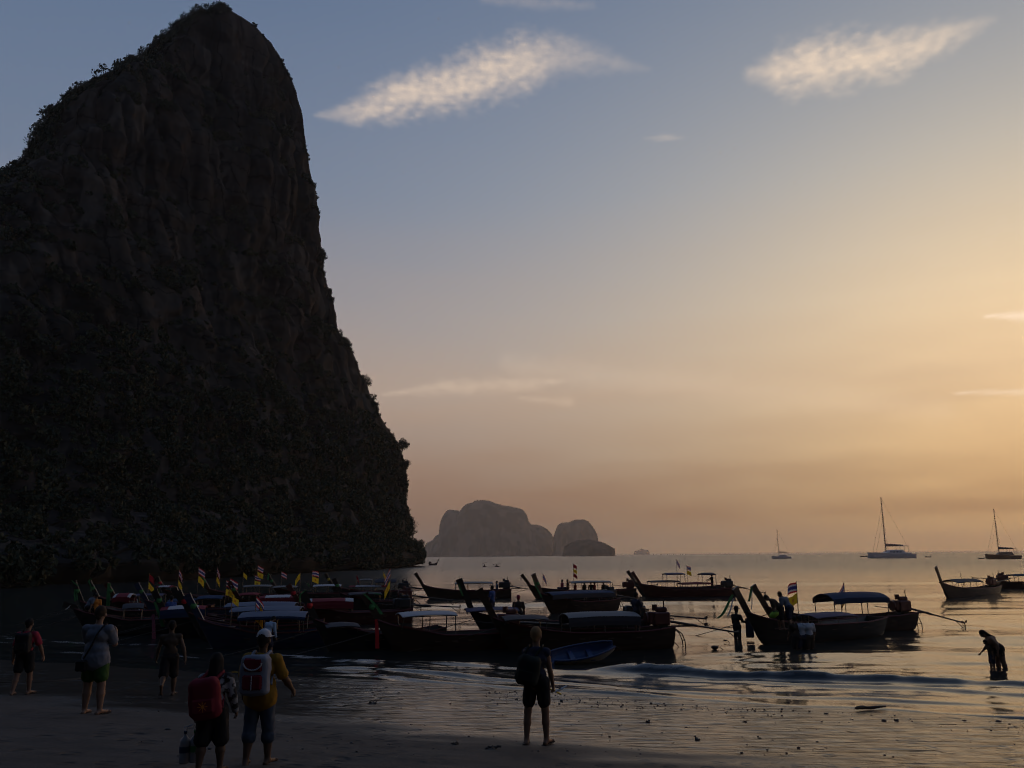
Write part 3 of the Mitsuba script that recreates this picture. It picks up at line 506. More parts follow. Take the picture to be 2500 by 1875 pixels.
RG = 'longtail boats in the open water right of the crowd'
B1 = boat('nearest right-hand longtail boat, people boarding over its bow', 1790, 2140, 1562, 26, 'hull_dark', canopies=[(1962, 2062, 1.02, 0.75, 0.12, 'tarp_violet')], ribbons=[('cloth_green', 0.14, [(1789, 1452), (1776, 1478), (1762, 1502), (1752, 1510)]), ('cloth_white', 0.06, [(1791, 1460), (1786, 1480), (1776, 1505)])], engine=False, wrap=None, tip=2.35, flags=[(1943, 1419, 'ty', -1, 0.1, 1.25)], seats=3)
B2 = boat('right-hand longtail boat with blue domed canopy and long raised propeller shaft', 1834, 2222, 1541, 16, 'hull_brown', canopies=[(2010, 2146, 1.62, 0.8, 0.24, 'tarp_blue', None, ('tarp_blue', 0.25))], flags=[(2059, 1422, 'ty', -1, 0.85, 1.1)], ribbons=[('cloth_green', 0.10, [(1836, 1432), (1832, 1450), (1828, 1468)]), ('cloth_white', 0.03, [(1836, 1440), (1836, 1465), (1834, 1488)])], tail=(3.55, -0.85), ladder=True, wrap=None)
B3 = boat('longtail boat alone at right with small curved canopy, bow turned to us', 2283, 2428, 1457, 36, 'hull_brown', canopies=[(2320, 2385, 1.3, 0.8, 0.22, 'tarp_dark')], wrap=None, tail=(3.0, 0.25), tip=2.6, flags=[(2345, 1398, '', 1, 0)])
B4 = boat('longtail boat cut off by the right edge of the picture', 2640, 2434, 1437, 180, 'hull_brown', canopies=[(2472, 2570, 1.35, 0.8, 0.15, 'tarp_dark')], wrap=None, tail=(2.6, 0.1))
B5 = boat('longtail boat with stacked canopies and boatman standing at its stern', 1541, 1790, 1459, 8, 'hull_red', canopies=[(1586, 1658, 1.42, 0.75, 0.1, 'tarp_dark'), (1624, 1672, 2.05, 0.6, 0.1, 'tarp_violet'), (1660, 1736, 1.2, 0.75, 0.12, 'tarp_red'), (1711, 1748, 2.0, 0.5, 0.12, 'tarp_dark')], flags=[(1651, 1365, 't', 1, 0.7, 1.1), (1676, 1380, 'ty', 1, 0.15, 1.0)], wrap=None, tail=(3.2, -0.75), ladder=True)
B5b = boat('longtail boat hidden behind another, only its bow post showing beside that one', 1530, 1762, 1453, 8, 'hull_dark', wrap=None, engine=False, canopies=[])
B6 = boat('longtail boat full of seated passengers under a pale canopy', 1271, 1550, 1462, 6, 'hull_brown', canopies=[(1392, 1490, 1.42, 0.78, 0.1, 'tarp_grey')], flags=[(1399, 1376, 'ryr', 1, 0.3, 0.9), (1325, 1399, 't', 1, 0.85, 1.4)], ribbons=[('cloth_white', 0.06, [(1272, 1410), (1272, 1418)])], tail=(2.2, 0.05), wrap=None, tip=2.15)
B7 = boat('longtail boat with blue canopy and sunlit stern behind the front row', 1299, 1503, 1494, 28, 'hull_brown', canopies=[(1334, 1486, 1.25, 0.8, 0.15, 'tarp_blue', None, ('tarp_dark', 0.3))], ribbons=[('cloth_green', 0.10, [(1302, 1415), (1310, 1435), (1322, 1458)])], engine=True, tail=(2.0, -0.3), wrap='cloth_green', ladder=True, tip=2.6, flags=[(1384, 1464, 'y', 1, 0.8, 0.6)])
B8 = boat('large front longtail boat with sunlit stern, hooped ladder and pale canopy', 1164, 1637, 1588, 10, 'hull_brown', canopies=[(1376, 1548, 1.32, 0.82, 0.14, 'tarp_grey', None, ('tarp_dark', 0.35)), (1225, 1330, 1.28, 0.8, 0.1, 'tarp_dark')], tail=(3.2, -0.55), ladder=True, wrap=None, tip=2.45, rail='rail_red')
B9 = boat('longtail boat with violet canopy just behind the large front boat', 1116, 1578, 1558, 8, 'hull_dark', canopies=[(1136, 1262, 1.35, 0.78, 0.1, 'tarp_violet')], wrap=None, ribbons=[('cloth_green', 0.08, [(1120, 1425), (1124, 1440), (1130, 1455)])], tip=2.75, tail=(3.1, -0.3))
B10 = boat('longtail boat floating alone left of centre with bow post high', 1012, 1247, 1463, 6, 'hull_brown', canopies=[(1110, 1202, 1.36, 0.78, 0.1, 'tarp_grey')], tail=(2.4, -0.35), wrap=None, flags=[(1122, 1406, '', 1, 0)])
B11 = boat('front longtail boat with white canopy on posts and red ribbon hanging from its bow', 884, 1270, 1591, 18, 'hull_brown', canopies=[(974, 1106, 1.5, 0.8, 0.1, 'tarp_white')], ribbons=[('cloth_red', 0.15, [(919, 1512), (920, 1535), (921, 1560), (921, 1583)]), ('cloth_green', 0.13, [(888, 1449), (905, 1465), (920, 1482), (932, 1500)]), ('cloth_green', 0.16, [(893, 1446), (915, 1448), (930, 1452)])], tip=2.35, tail=(3.2, -0.2), engine=True)
LG = 'longtail boats crowded under the cliff at left'
B12 = boat('front longtail boat whose dark hull sweeps right from a tall bow post', 734, 1080, 1588, 22, 'hull_dark', canopies=[(792, 872, 1.05, 0.75, 0.1, 'tarp_dark')], wrap='cloth_red', tip=2.4, engine=False, group=LG, ribbons=[('cloth_green', 0.06, [(748, 1440), (738, 1447), (733, 1452), (732, 1470)])])
B13b = boat('longtail boat between two others sharing the row of pale blue roofs', 430, 790, 1564, 8, 'hull_dark', canopies=[(570, 738, 1.40, 1.05, 0.14, 'tarp_pale')], wrap='cloth_red', engine=False, group=LG)
B13c = boat('longtail boat with the rearmost of the three pale blue roofs', 420, 770, 1548, 8, 'hull_dark', canopies=[(556, 724, 1.40, 1.1, 0.14, 'tarp_pale')], wrap=None, engine=False, group=LG)
B13 = boat('front longtail boat with the nearest of three pale blue tarpaulin roofs', 452, 812, 1582, 8, 'hull_blue', canopies=[(592, 752, 1.38, 1.05, 0.16, 'tarp_pale', None, ('tarp_blue', 0.14))], wrap='cloth_green', engine=False, group=LG, flags=[(625, 1452, 'ty', 1, 0.6, 1.2), (634, 1472, 'y', 1, 0.9, 0.8), (566, 1453, 'y', 1, 0.3, 0.8), (733, 1455, '', 1, 0)])
B14 = boat('longtail boat with white and red canopy over a blue side curtain', 372, 660, 1556, 16, 'hull_dark', canopies=[(396, 504, 1.42, 0.85, 0.12, 'tarp_white', 'tarp_red', ('tarp_blue', 0.4))], wrap='cloth_green', engine=False, group=LG, ribbons=[('cloth_green', 0.14, [(378, 1470), (385, 1490), (392, 1512), (398, 1530)]), ('cloth_pink', 0.16, [(374, 1500), (375, 1530), (376, 1562)])], flags=[(386, 1448, 't', -1, 0.5, 0.5)])
B15 = boat('longtail boat with red valanced canopy and white front flap', 700, 1005, 1524, 12, 'hull_red', canopies=[(742, 862, 1.35, 0.8, 0.14, 'tarp_red', 'tarp_white', ('tarp_red', 0.4))], group=LG, wrap='cloth_red', tail=(3.0, -0.2), flags=[(733, 1398, 'y', -1, 0.7, 1.0)], ribbons=[('cloth_green', 0.05, [(745, 1423), (752, 1425), (755, 1432)])])
B16 = boat('longtail boat with red edged white canopy in mid crowd', 556, 850, 1508, 10, 'hull_red', canopies=[(634, 724, 1.3, 0.8, 0.12, 'tarp_white', 'tarp_red', ('tarp_red', 0.3)), (586, 632, 1.5, 0.7, 0.1, 'tarp_red')], group=LG, engine=False, flags=[(561, 1412, 'ty', 1, 0.2, 1.3), (552, 1416, 'ty', 1, 0.3, 1.1)])
B17 = boat('longtail boat with sagging dark blue canopies in mid crowd', 330, 640, 1514, 10, 'hull_blue', canopies=[(414, 480, 1.2, 0.8, 0.15, 'tarp_blue'), (484, 546, 1.35, 0.8, 0.15, 'tarp_blue')], group=LG, engine=False, wrap='cloth_green', ribbons=[('cloth_white', 0.05, [(334, 1462), (338, 1480), (343, 1500)]), ('cloth_red', 0.05, [(343, 1468), (344, 1485), (345, 1500)])])
B18 = boat('longtail boat with red and white canopy and broad green bow ribbon', 256, 520, 1512, 10, 'hull_red', canopies=[(281, 324, 1.45, 0.8, 0.2, 'tarp_red', 'tarp_white', ('tarp_red', 0.3))], group=LG, engine=False, ribbons=[('cloth_green', 0.22, [(266, 1424), (265, 1445), (264, 1468), (263, 1482)])])
B19 = boat('leftmost longtail boat with people resting on its bow', 150, 470, 1548, 22, 'hull_dark', canopies=[(300, 352, 1.3, 0.7, 0.2, 'tarp_dark')], group=LG, engine=False, wrap=None, tip=1.55, ribbons=[('cloth_white', 0.05, [(172, 1478), (166, 1484), (160, 1488)])])
B20 = boat('longtail boat at far left with thin looped green ribbons', 176, 420, 1520, 14, 'hull_dark', group=LG, engine=False, wrap='cloth_green', ribbons=[('cloth_green', 0.07, [(174, 1416), (182, 1424), (192, 1431)]), ('cloth_green', 0.09, [(183, 1438), (182, 1452), (184, 1468)]), ('cloth_green', 0.06, [(185, 1440), (188, 1455), (189, 1465)])], tip=2.5)
B21 = boat('longtail boat behind with one hooked pale green bow ribbon', 214, 450, 1500, 10, 'hull_dark', group=LG, engine=False, ribbons=[('cloth_green', 0.08, [(224, 1412), (216, 1418), (221, 1428), (223, 1444)])], canopies=[(330, 400, 1.3, 0.7, 0.1, 'tarp_violet')], flags=[(364, 1400, 'ry', 1, 0.5, 1.2)])
B22 = boat('longtail boat in the back row with white canopy beside red cloth', 380, 610, 1478, 8, 'hull_dark', group=LG, engine=False, canopies=[(382, 420, 1.5, 0.7, 0.1, 'tarp_white', 'tarp_red')], wrap='cloth_red', flags=[(437, 1390, 'ty', 1, 0.8, 1.4), (485, 1384, 'ty', 1, 0.4, 1.5)], ribbons=[('cloth_green', 0.12, [(390, 1415), (389, 1430), (388, 1448)])])
B23 = boat('longtail boat in the back row with green streamers from its bow', 488, 735, 1474, 8, 'hull_brown', group=LG, engine=False, canopies=[(594, 662, 1.4, 0.75, 0.1, 'tarp_grey')], flags=[(530, 1386, 'ty', 1, 0.8, 1.2), (594, 1396, 'y', 1, 0.5, 1.0), (622, 1403, 'ty', 1, 0.1, 1.1), (629, 1380, 'ty', 1, 0.2, 1.2)], ribbons=[('cloth_green', 0.1, [(490, 1402), (496, 1412), (502, 1420)]), ('cloth_green', 0.1, [(490, 1418), (496, 1425), (500, 1430)])])
B24 = boat('longtail boat in the back row with green cloth crossed on its bow', 652, 900, 1470, 8, 'hull_dark', group=LG, engine=False, canopies=[(664, 724, 1.3, 0.75, 0.1, 'tarp_grey'), (764, 832, 1.35, 0.75, 0.12, 'tarp_white')], flags=[(687, 1394, 't', 1, 0.3, 1.2), (762, 1392, 'ty', 1, 0.05, 1.3)], ribbons=[('cloth_white', 0.07, [(643, 1405), (655, 1404), (664, 1403)]), ('cloth_green', 0.14, [(656, 1399), (655, 1408), (654, 1416)])])
B25 = boat('longtail boat at the back with dark domed canopy and engine showing', 792, 1000, 1462, 6, 'hull_dark', group=LG, canopies=[(852, 946, 1.15, 0.78, 0.1, 'tarp_white', 'tarp_pink' if 'tarp_pink' in scene else 'tarp_red'), (914, 966, 1.5, 0.7, 0.3, 'tarp_dark'), (876, 908, 1.75, 0.5, 0.05, 'tarp_grey')], tail=(2.2, -0.25), flags=[(870, 1402, 'r', 1, 0.9, 1.0), (936, 1396, 'y', 1, 0.9, 1.0)], wrap='cloth_yellow')
B26 = boat('longtail boat whose stern, engine and long shaft point right beside open water', 812, 1008, 1492, 12, 'hull_dark', group=LG, canopies=[(850, 930, 1.2, 0.8, 0.12, 'tarp_dark')], tail=(3.1, -0.4), flags=[(953, 1388, 'ty', -1, 0.8, 1.6)], wrap='cloth_green', ladder=True)
# ---------------------------------------------------------------- people: one smooth surface per body, clothes as their own meshes
def surface(prims, h, k):
    """mesh of the smooth union of tapered limbs ('c', a, b, ra, rb[, squash]) and ellipsoids ('e', centre, radii)"""
    lo, hi = [], []
    for p in prims:
        if p[0] == 'c': r = max(p[3], p[4]); lo.append(np.minimum(p[1], p[2]) - r); hi.append(np.maximum(p[1], p[2]) + r)
        else: lo.append(p[1] - p[2]); hi.append(p[1] + p[2])
    lo = np.min(lo, 0) - 3 * h; hi = np.max(hi, 0) + 3 * h; n = np.ceil((hi - lo) / h).astype(int) + 1
    D = np.full(n, 0.3); ax = [lo[i] + h * np.arange(n[i]) for i in range(3)]
    for p in prims:
        if p[0] == 'c': r = max(p[3], p[4]); a, b = np.minimum(p[1], p[2]) - r, np.maximum(p[1], p[2]) + r
        else: a, b = p[1] - p[2], p[1] + p[2]
        kk = p[5] if p[0] == 'c' and len(p) > 5 else (p[3] if p[0] == 'e' and len(p) > 3 else k)
        i0 = np.clip(((a - 2.5 * kk - 2 * h - lo) / h).astype(int), 0, n); i1 = np.clip(np.ceil((b + 2.5 * kk + 2 * h - lo) / h).astype(int) + 1, 0, n)
        sl = tuple(slice(u, v) for u, v in zip(i0, i1)); P = np.stack(np.meshgrid(*[x[s] for x, s in zip(ax, sl)], indexing='ij'), -1)
        if p[0] == 'c':
            ab = p[2] - p[1]; t = np.clip(((P - p[1]) @ ab) / max(ab @ ab, 1e-9), 0, 1); d = np.linalg.norm(P - p[1] - t[..., None] * ab, axis=-1) - (p[3] + (p[4] - p[3]) * t)
        else:
            q = (P - p[1]) / p[2]; l = np.linalg.norm(q, axis=-1); d = (l - 1) * l / np.maximum(np.linalg.norm(q / p[2], axis=-1), 1e-6)
        o = D[sl]; hh = np.clip(0.5 + 0.5 * (o - d) / kk, 0, 1); D[sl] = o * (1 - hh) + d * hh - kk * hh * (1 - hh)
    # surface nets
    ins = D < 0; nx, ny, nz = n
    cnt = np.zeros((nx - 1, ny - 1, nz - 1)); acc = np.zeros((nx - 1, ny - 1, nz - 1, 3)); cs = [(i, j, l) for i in (0, 1) for j in (0, 1) for l in (0, 1)]
    sub = lambda c: D[c[0]:nx - 1 + c[0], c[1]:ny - 1 + c[1], c[2]:nz - 1 + c[2]]
    for c in cs:
        for a_ in range(3):
            if c[a_] == 0:
                e = list(c); e[a_] = 1; u, v = sub(c), sub(e); m = (u < 0) != (v < 0); t = np.where(m, u / np.where(m, u - v, 1), 0); cnt += m
                for x in range(3): acc[..., x] += m * (c[x] + (t if x == a_ else 0))
    act = cnt > 0; ids = np.full(act.shape, -1); ids[act] = np.arange(act.sum()); ii = np.argwhere(act); V = lo + h * (ii + acc[act] / cnt[act][:, None]); F = []
    for a_ in range(3):
        b_, c_ = (a_ + 1) % 3, (a_ + 2) % 3; s0 = [slice(None)] * 3; s1 = [slice(None)] * 3; s0[a_] = slice(0, -1); s1[a_] = slice(1, None)
        u, v = ins[tuple(s0)], ins[tuple(s1)]; e = np.argwhere(u != v); e = e[(e[:, b_] > 0) & (e[:, c_] > 0) & (e[:, b_] < n[b_] - 1) & (e[:, c_] < n[c_] - 1)]
        fl = u[tuple(e.T)]; q = []
        for db, dc in ((-1, -1), (0, -1), (0, 0), (-1, 0)):
            x = e.copy(); x[:, b_] += db; x[:, c_] += dc; q.append(ids[tuple(x.T)])
        q = np.stack(q, 1); q = np.where(fl[:, None], q, q[:, ::-1]); F.append(np.vstack([q[:, [0, 1, 2]], q[:, [0, 2, 3]]]))
    return trimesh.Trimesh(V, np.vstack(F), process=False)

for nm, c in dict(skin_tan=(0.20, 0.115, 0.08), skin_fair=(0.24, 0.145, 0.105), skin_dark=(0.10, 0.06, 0.042), hair_black=(0.010, 0.009, 0.009), hair_brown=(0.035, 0.022, 0.014), hair_blond=(0.22, 0.13, 0.06), cl_red=(0.30, 0.025, 0.05), cl_black=(0.012, 0.012, 0.014), cl_grey=(0.13, 0.145, 0.18), cl_green=(0.028, 0.08, 0.015), cl_yellow=(0.24, 0.125, 0.01), cl_jeans=(0.045, 0.065, 0.095), cl_white=(0.45, 0.46, 0.49), cl_lightblue=(0.32, 0.42, 0.55), cl_blue=(0.03, 0.07, 0.22), cl_navy=(0.02, 0.025, 0.05), cl_brown=(0.05, 0.035, 0.025), cl_lime=(0.25, 0.45, 0.05), cl_darkgreen=(0.012, 0.017, 0.014), pack_red=(0.15, 0.010, 0.022), pack_grey=(0.17, 0.19, 0.24), sole=(0.03, 0.025, 0.022)).items():
    mat(nm, base_color=c, roughness=0.8 if nm[:3] != 'ski' else 0.55, specular=0.25)
def camo_col(p, n, uv):
    a = fbm(p.x * 16, p.y * 16, p.z * 16, octaves=3); return mix((0.02, 0.022, 0.025), (0.22, 0.23, 0.25), smst(0.47, 0.58, a))
scene['cl_pattern'] = {'type': 'twosided', 'm': {'type': 'principled', 'base_color': proc(camo_col), 'roughness': 0.85, 'specular': 0.2}}

def folds(m, on):
    """creases in cloth"""
    if on:
        v = np.array(m.vertices); m.vertices = v + np.array(m.vertex_normals) * ((meshkit.fbm(v * [9, 9, 5], 3, 3) - 0.5) * 0.040 + (meshkit.noise(v * [26, 26, 11], 4) - 0.5) * 0.010)[:, None]
    return m
def unit(v): v = np.asarray(v, float); return v / np.linalg.norm(v)
def person(label, pos, yaw, H=1.68, skin='skin_tan', hair='hair_black', hairstyle='short', top=('shirt', 'cl_red', 'short'), bottom=('shorts', 'cl_black', 0.62), lean=0.0, side=0.0, legs=((0, 3, 0), (0, 3, 0)), arms=((5, 10, 10), (5, 10, 10)), head=(0, 0), fine=False, feet='sandals', group=None, sit=None, build=1.0, cat_='person', hands='relaxed', female=False):
    """pos: ground under the person; yaw: degrees the figure is turned left from looking out to sea (+y).
    legs: right then left, (thigh forward, outward, knee bend); arms: (upper arm forward, outward, elbow bend) in degrees; head: (turn left, nod down)"""
    key = numbered('person'); labels[key] = {'label': label, 'category': cat_}
    if group: labels[key]['group'] = group
    B = build; R = math.radians; h = 0.011 if fine else 0.02; kk = 0.022
    up = unit([math.sin(R(side)), math.sin(R(lean)), math.cos(R(lean)) * math.cos(R(side))]); fw = unit(np.cross(up, [1, 0, 0])); rt = np.cross(fw, up)
    pel = np.zeros(3); X = np.array([1.0, 0, 0]); J = {}
    hw = (0.052 if not female else 0.056) * H
    def turned(base_down, f, ab, s):
        """a limb direction: down, swung forward by f and outward by ab"""
        d = base_down * math.cos(f) + np.array([0, 1.0, 0]) * math.sin(f); return unit(d * math.cos(ab) + X * s * math.sin(ab))
    for s, n_, (tf, to, kb) in ((1, 'r', legs[0]), (-1, 'l', legs[1])):
        hp = pel + X * s * hw; d = turned(np.array([0, 0, -1.0]), R(tf), R(to), s); kn = hp + d * 0.245 * H
        d2 = turned(np.array([0, 0, -1.0]), R(tf - kb), R(to * 0.4), s); an = kn + d2 * 0.235 * H
        flat = unit([s * math.sin(R(12)), math.cos(R(12)), 0]) if kb < 40 or sit is not None else unit(-d2 * 0.8 + np.array([0, 1.0, 0]) * 0.2) * np.array([1, -1, 1])
        if kb >= 40 and sit is None: flat = unit(np.array([0, 0.55, -0.85]))
        J.update({'hip' + n_: hp, 'knee' + n_: kn, 'ank' + n_: an, 'toe' + n_: an + flat * 0.115 * H - np.array([0, 0, 0.026 * H]), 'heel' + n_: an - flat * 0.03 * H - np.array([0, 0, 0.024 * H])})
    waist = pel + up * 0.075 * H; chest = pel + up * 0.205 * H; neck0 = pel + up * 0.295 * H
    hd = unit(up * math.cos(R(head[1])) + fw * math.sin(R(head[1]))); headc = neck0 + hd * 0.105 * H + unit(np.cross(hd, rt)) * 0.008 * H
    ht = R(head[0]); hf = unit(np.cross(hd, rt)); hf = unit(hf - hd * (hf @ hd)); hfwd = unit(hf * math.cos(ht) - np.cross(hf, hd) * math.sin(ht)); hrt = np.cross(hfwd, hd)
    sw = (0.108 if not female else 0.095) * H * (0.5 + 0.5 * B)
    for s, n_, (uf, uo, eb, *fo) in ((1, 'r', arms[0]), (-1, 'l', arms[1])):
        fo = fo[0] if fo else uo * 0.5
        sh = neck0 - up * 0.035 * H + X * s * sw; dn = -up; d = unit((dn * math.cos(R(uf)) + fw * math.sin(R(uf))) * math.cos(R(uo)) + X * s * math.sin(R(uo))); el = sh + d * 0.165 * H
        dd = unit((dn * math.cos(R(uf + eb)) + fw * math.sin(R(uf + eb))) * math.cos(R(fo)) + X * s * math.sin(R(fo))); wr = el + dd * 0.145 * H
        J.update({'sho' + n_: sh, 'elb' + n_: el, 'wri' + n_: wr, 'hdir' + n_: dd})
    low = min(J['heell'][2], J['heelr'][2], J['toel'][2], J['toer'][2]) - 0.012 * H
    lift = -low if sit is None else sit
    off = np.array([0, 0, lift])
    for a in J:
        if not a.startswith('hdir'): J[a] = J[a] + off
    pel, waist, chest, neck0, headc = pel + off, waist + off, chest + off, neck0 + off, headc + off
    C = lambda a, b, ra, rb, q=None: ('c', np.asarray(a, float), np.asarray(b, float), ra * H, rb * H) + ((q,) if q else ())
    E = lambda c, r, q=None: ('e', np.asarray(c, float), np.asarray(r, float) * H) + ((q,) if q else ())
    tw = 0.05 * B
    torso = [C(pel - X * 0.035 * H, pel + X * 0.035 * H, 0.066 * B, 0.066 * B), C(waist - X * 0.024 * H, waist + X * 0.024 * H, 0.056 * B, 0.056 * B), C(pel, waist, 0.062 * B, 0.055 * B), C(chest - X * 0.038 * H, chest + X * 0.038 * H, 0.064 * B, 0.064 * B), C(waist, chest, 0.056 * B, 0.062 * B), C(J['shol'], J['shor'], 0.034, 0.034), C(neck0 - up * 0.03 * H, chest, 0.05, 0.058 * B)]
    if female: torso += [E(chest + fw * 0.045 * H + X * s * 0.034 * H - up * 0.01 * H, (0.033, 0.03, 0.033)) for s in (1, -1)]
    body = list(torso) + [C(neck0 - up * 0.02 * H, headc, 0.033, 0.03), E(headc + hd * 0.008 * H, np.abs(np.array([0.046, 0.057, 0.064]))), C(headc + hfwd * 0.03 * H - hd * 0.03 * H, headc + hfwd * 0.036 * H - hd * 0.044 * H, 0.026, 0.020)]
    body += [C(headc + hfwd * 0.055 * H + hd * 0.004 * H, headc + hfwd * 0.066 * H - hd * 0.018 * H, 0.006, 0.010, 0.006), C(headc + hfwd * 0.05 * H - hrt * 0.02 * H + hd * 0.014 * H, headc + hfwd * 0.05 * H + hrt * 0.02 * H + hd * 0.014 * H, 0.010, 0.010, 0.008), C(headc + hfwd * 0.052 * H - hrt * 0.012 * H - hd * 0.035 * H, headc + hfwd * 0.052 * H + hrt * 0.012 * H - hd * 0.035 * H, 0.006, 0.006, 0.006)]
    body += [E(headc + hrt * s * 0.047 * H - hd * 0.004 * H, (0.008, 0.014, 0.019), 0.006) for s in (1, -1)]
    hnds = []
    for n_, s in (('r', 1), ('l', -1)):
        body += [C(J['sho' + n_], J['elb' + n_], 0.030 * B, 0.023 * B), C(J['elb' + n_], J['elb' + n_] + (J['wri' + n_] - J['elb' + n_]) * 0.35, 0.023 * B, 0.024 * B), C(J['elb' + n_] + (J['wri' + n_] - J['elb' + n_]) * 0.35, J['wri' + n_], 0.024 * B, 0.0155)]
        body += [C(J['hip' + n_], J['knee' + n_], 0.056 * B, 0.034 * B), C(J['knee' + n_], J['knee' + n_] + (J['ank' + n_] - J['knee' + n_]) * 0.38, 0.033 * B, 0.034 * B), C(J['knee' + n_] + (J['ank' + n_] - J['knee' + n_]) * 0.38, J['ank' + n_], 0.034 * B, 0.021), C(J['ank' + n_], J['heel' + n_], 0.022, 0.020), C(J['ank' + n_] - np.array([0, 0, 0.01 * H]), J['toe' + n_], 0.022, 0.012), C(J['toe' + n_] + X * 0.014 * H, J['toe' + n_] - X * 0.014 * H, 0.012, 0.011)]
        w, d = J['wri' + n_], J['hdir' + n_]; fwd_ = unit(np.cross(d, X)) if abs(d @ X) < 0.95 else fw; curl = unit(-X * s) ; ac = unit(np.cross(curl, d))
        fr = 0.0052 if fine else 0.0085; pk = 0.005 if fine else 0.012; g = 0.9 if hands == 'grip' else 0.35
        body += [C(w, w + d * 0.03 * H + ac * 0.010 * H, 0.0135, 0.012, 0.01), C(w, w + d * 0.03 * H - ac * 0.012 * H, 0.0135, 0.011, 0.01), C(w + d * 0.042 * H + ac * 0.014 * H, w + d * 0.042 * H - ac * 0.018 * H, 0.009, 0.0085, 0.008)]
        for q, ln in ((0.017, 0.040), (0.006, 0.045), (-0.006, 0.042), (-0.018, 0.034)):
            k0 = w + d * 0.047 * H + ac * q * H; k1 = k0 + unit(d + curl * g * 0.6) * ln * 0.5 * H; k2 = k1 + unit(d * (1 - g) + curl * g * 1.6) * ln * 0.5 * H
            body += [C(k0, k1, fr, fr, pk), C(k1, k2, fr, fr * 0.85, pk)]
        t0 = w + d * 0.014 * H + ac * 0.014 * H; t1 = t0 + unit(d + ac * 1.1 + curl * 0.3) * 0.028 * H; t2 = t1 + unit(d + ac * 0.3 + curl * 0.6) * 0.022 * H
        body += [C(t0, t1, fr * 1.25, fr * 1.1, pk), C(t1, t2, fr * 1.1, fr * 0.9, pk)]
    ya = R(yaw); M = np.eye(4); M[:2, :2] = [[math.cos(ya), -math.sin(ya)], [math.sin(ya), math.cos(ya)]]; M[:3, 3] = pos
    obj('body', surface(body, h, kk), skin, key, True, M)
    for s in (1, -1): obj('eye', trimesh.creation.icosphere(1, 0.0075 * H).apply_translation(headc + hfwd * 0.0515 * H + hrt * s * 0.018 * H + hd * 0.004 * H), 'cl_black', key, True, M)
    if top:
        _, mt, sl = top; g = 0.012; P = [(p[0], p[1], p[2], p[3] + g, p[4] + g) + tuple(p[5:]) if p[0] == 'c' else (p[0], p[1], p[2] + g) + tuple(p[3:]) for p in torso]
        if sl == 'long_hem': P += [C(pel - up * 0.035 * H - X * 0.035 * H, pel - up * 0.035 * H + X * 0.035 * H, 0.084 * B, 0.084 * B), C(pel - X * 0.035 * H, pel + X * 0.035 * H, 0.084 * B, 0.084 * B), C(waist - X * 0.03 * H, waist + X * 0.03 * H, 0.075 * B, 0.075 * B)]
        for n_ in 'rl':
            sh, el, wr = J['sho' + n_], J['elb' + n_], J['wri' + n_]
            if sl in ('short', 'long_hem'): P += [C(sh, sh + (el - sh) * 0.75, 0.042 * B, 0.040 * B)]
            elif sl == 'long': P += [C(sh, el, 0.042 * B, 0.034 * B), C(el, el + (wr - el) * 0.9, 0.034 * B, 0.029 * B)]
        obj('shirt', folds(surface(P, h * 1.15, kk), fine), mt, key, True, M)
    if bottom:
        kind, mb, frac = bottom; P = [C(pel - X * 0.035 * H, pel + X * 0.035 * H, 0.074 * B, 0.074 * B)] + ([] if top and top[2] != 'none' else [C(pel, pel + up * 0.045 * H, 0.07 * B, 0.068 * B)])
        for n_ in 'rl':
            hp, kn, an = J['hip' + n_], J['knee' + n_], J['ank' + n_]
            if frac <= 1: P += [C(hp, hp + (kn - hp) * frac, 0.064 * B, (0.060 if kind == 'shorts' else 0.05) * B)]
            else: P += [C(hp, kn, 0.062 * B, 0.044 * B), C(kn, kn + (an - kn) * (frac - 1), 0.044 * B, 0.041 * B)]
            if kind == 'jeans': e = kn + (an - kn) * (frac - 1); P += [C(e - (an - kn) * 0.05, e, 0.049 * B, 0.049 * B, 0.006)]
        if kind == 'skirt': P += [C(pel, (J['kneer'] + J['kneel']) / 2, 0.08 * B, 0.105 * B)]
        obj({'shorts': 'shorts', 'jeans': 'trousers', 'trousers': 'trousers', 'skirt': 'skirt', 'trunks': 'shorts'}[kind], folds(surface(P, h * 1.15, kk), fine), mb, key, True, M)
    hb = headc + hd * 0.008 * H; back = -hfwd; P = []
    if hairstyle != 'bald':
        P = [E(hb + hd * 0.014 * H + back * 0.010 * H, (0.052, 0.058, 0.062), 0.01), C(hb + back * 0.03 * H, hb + back * 0.034 * H - hd * 0.035 * H, 0.036, 0.026, 0.01)]
        if hairstyle == 'long': P += [C(hb + back * 0.035 * H, neck0 + back * 0.055 * H - up * 0.05 * H, 0.042, 0.03), C(hb + hrt * 0.03 * H + back * 0.02 * H, neck0 + hrt * 0.04 * H + back * 0.03 * H - up * 0.02 * H, 0.03, 0.024), C(hb - hrt * 0.03 * H + back * 0.02 * H, neck0 - hrt * 0.04 * H + back * 0.03 * H - up * 0.02 * H, 0.03, 0.024)]
        if hairstyle == 'bun': P += [E(hb + hd * 0.045 * H + back * 0.045 * H, (0.024, 0.024, 0.024), 0.01)]
        if hairstyle == 'ponytail': P += [C(hb + back * 0.058 * H + hd * 0.01 * H, hb + back * 0.085 * H - hd * 0.02 * H, 0.016, 0.02, 0.008), C(hb + back * 0.085 * H - hd * 0.02 * H, hb + back * 0.09 * H - hd * 0.09 * H, 0.02, 0.008, 0.008)]
        if hairstyle == 'down': P += [C(hb + back * 0.04 * H, neck0 - fw * 0.045 * H - up * 0.01 * H, 0.04, 0.036), C(neck0 - fw * 0.045 * H - up * 0.01 * H, chest - fw * 0.07 * H * B, 0.036, 0.022)]
        obj('hair', surface(P, h, kk), hair, key, True, M)
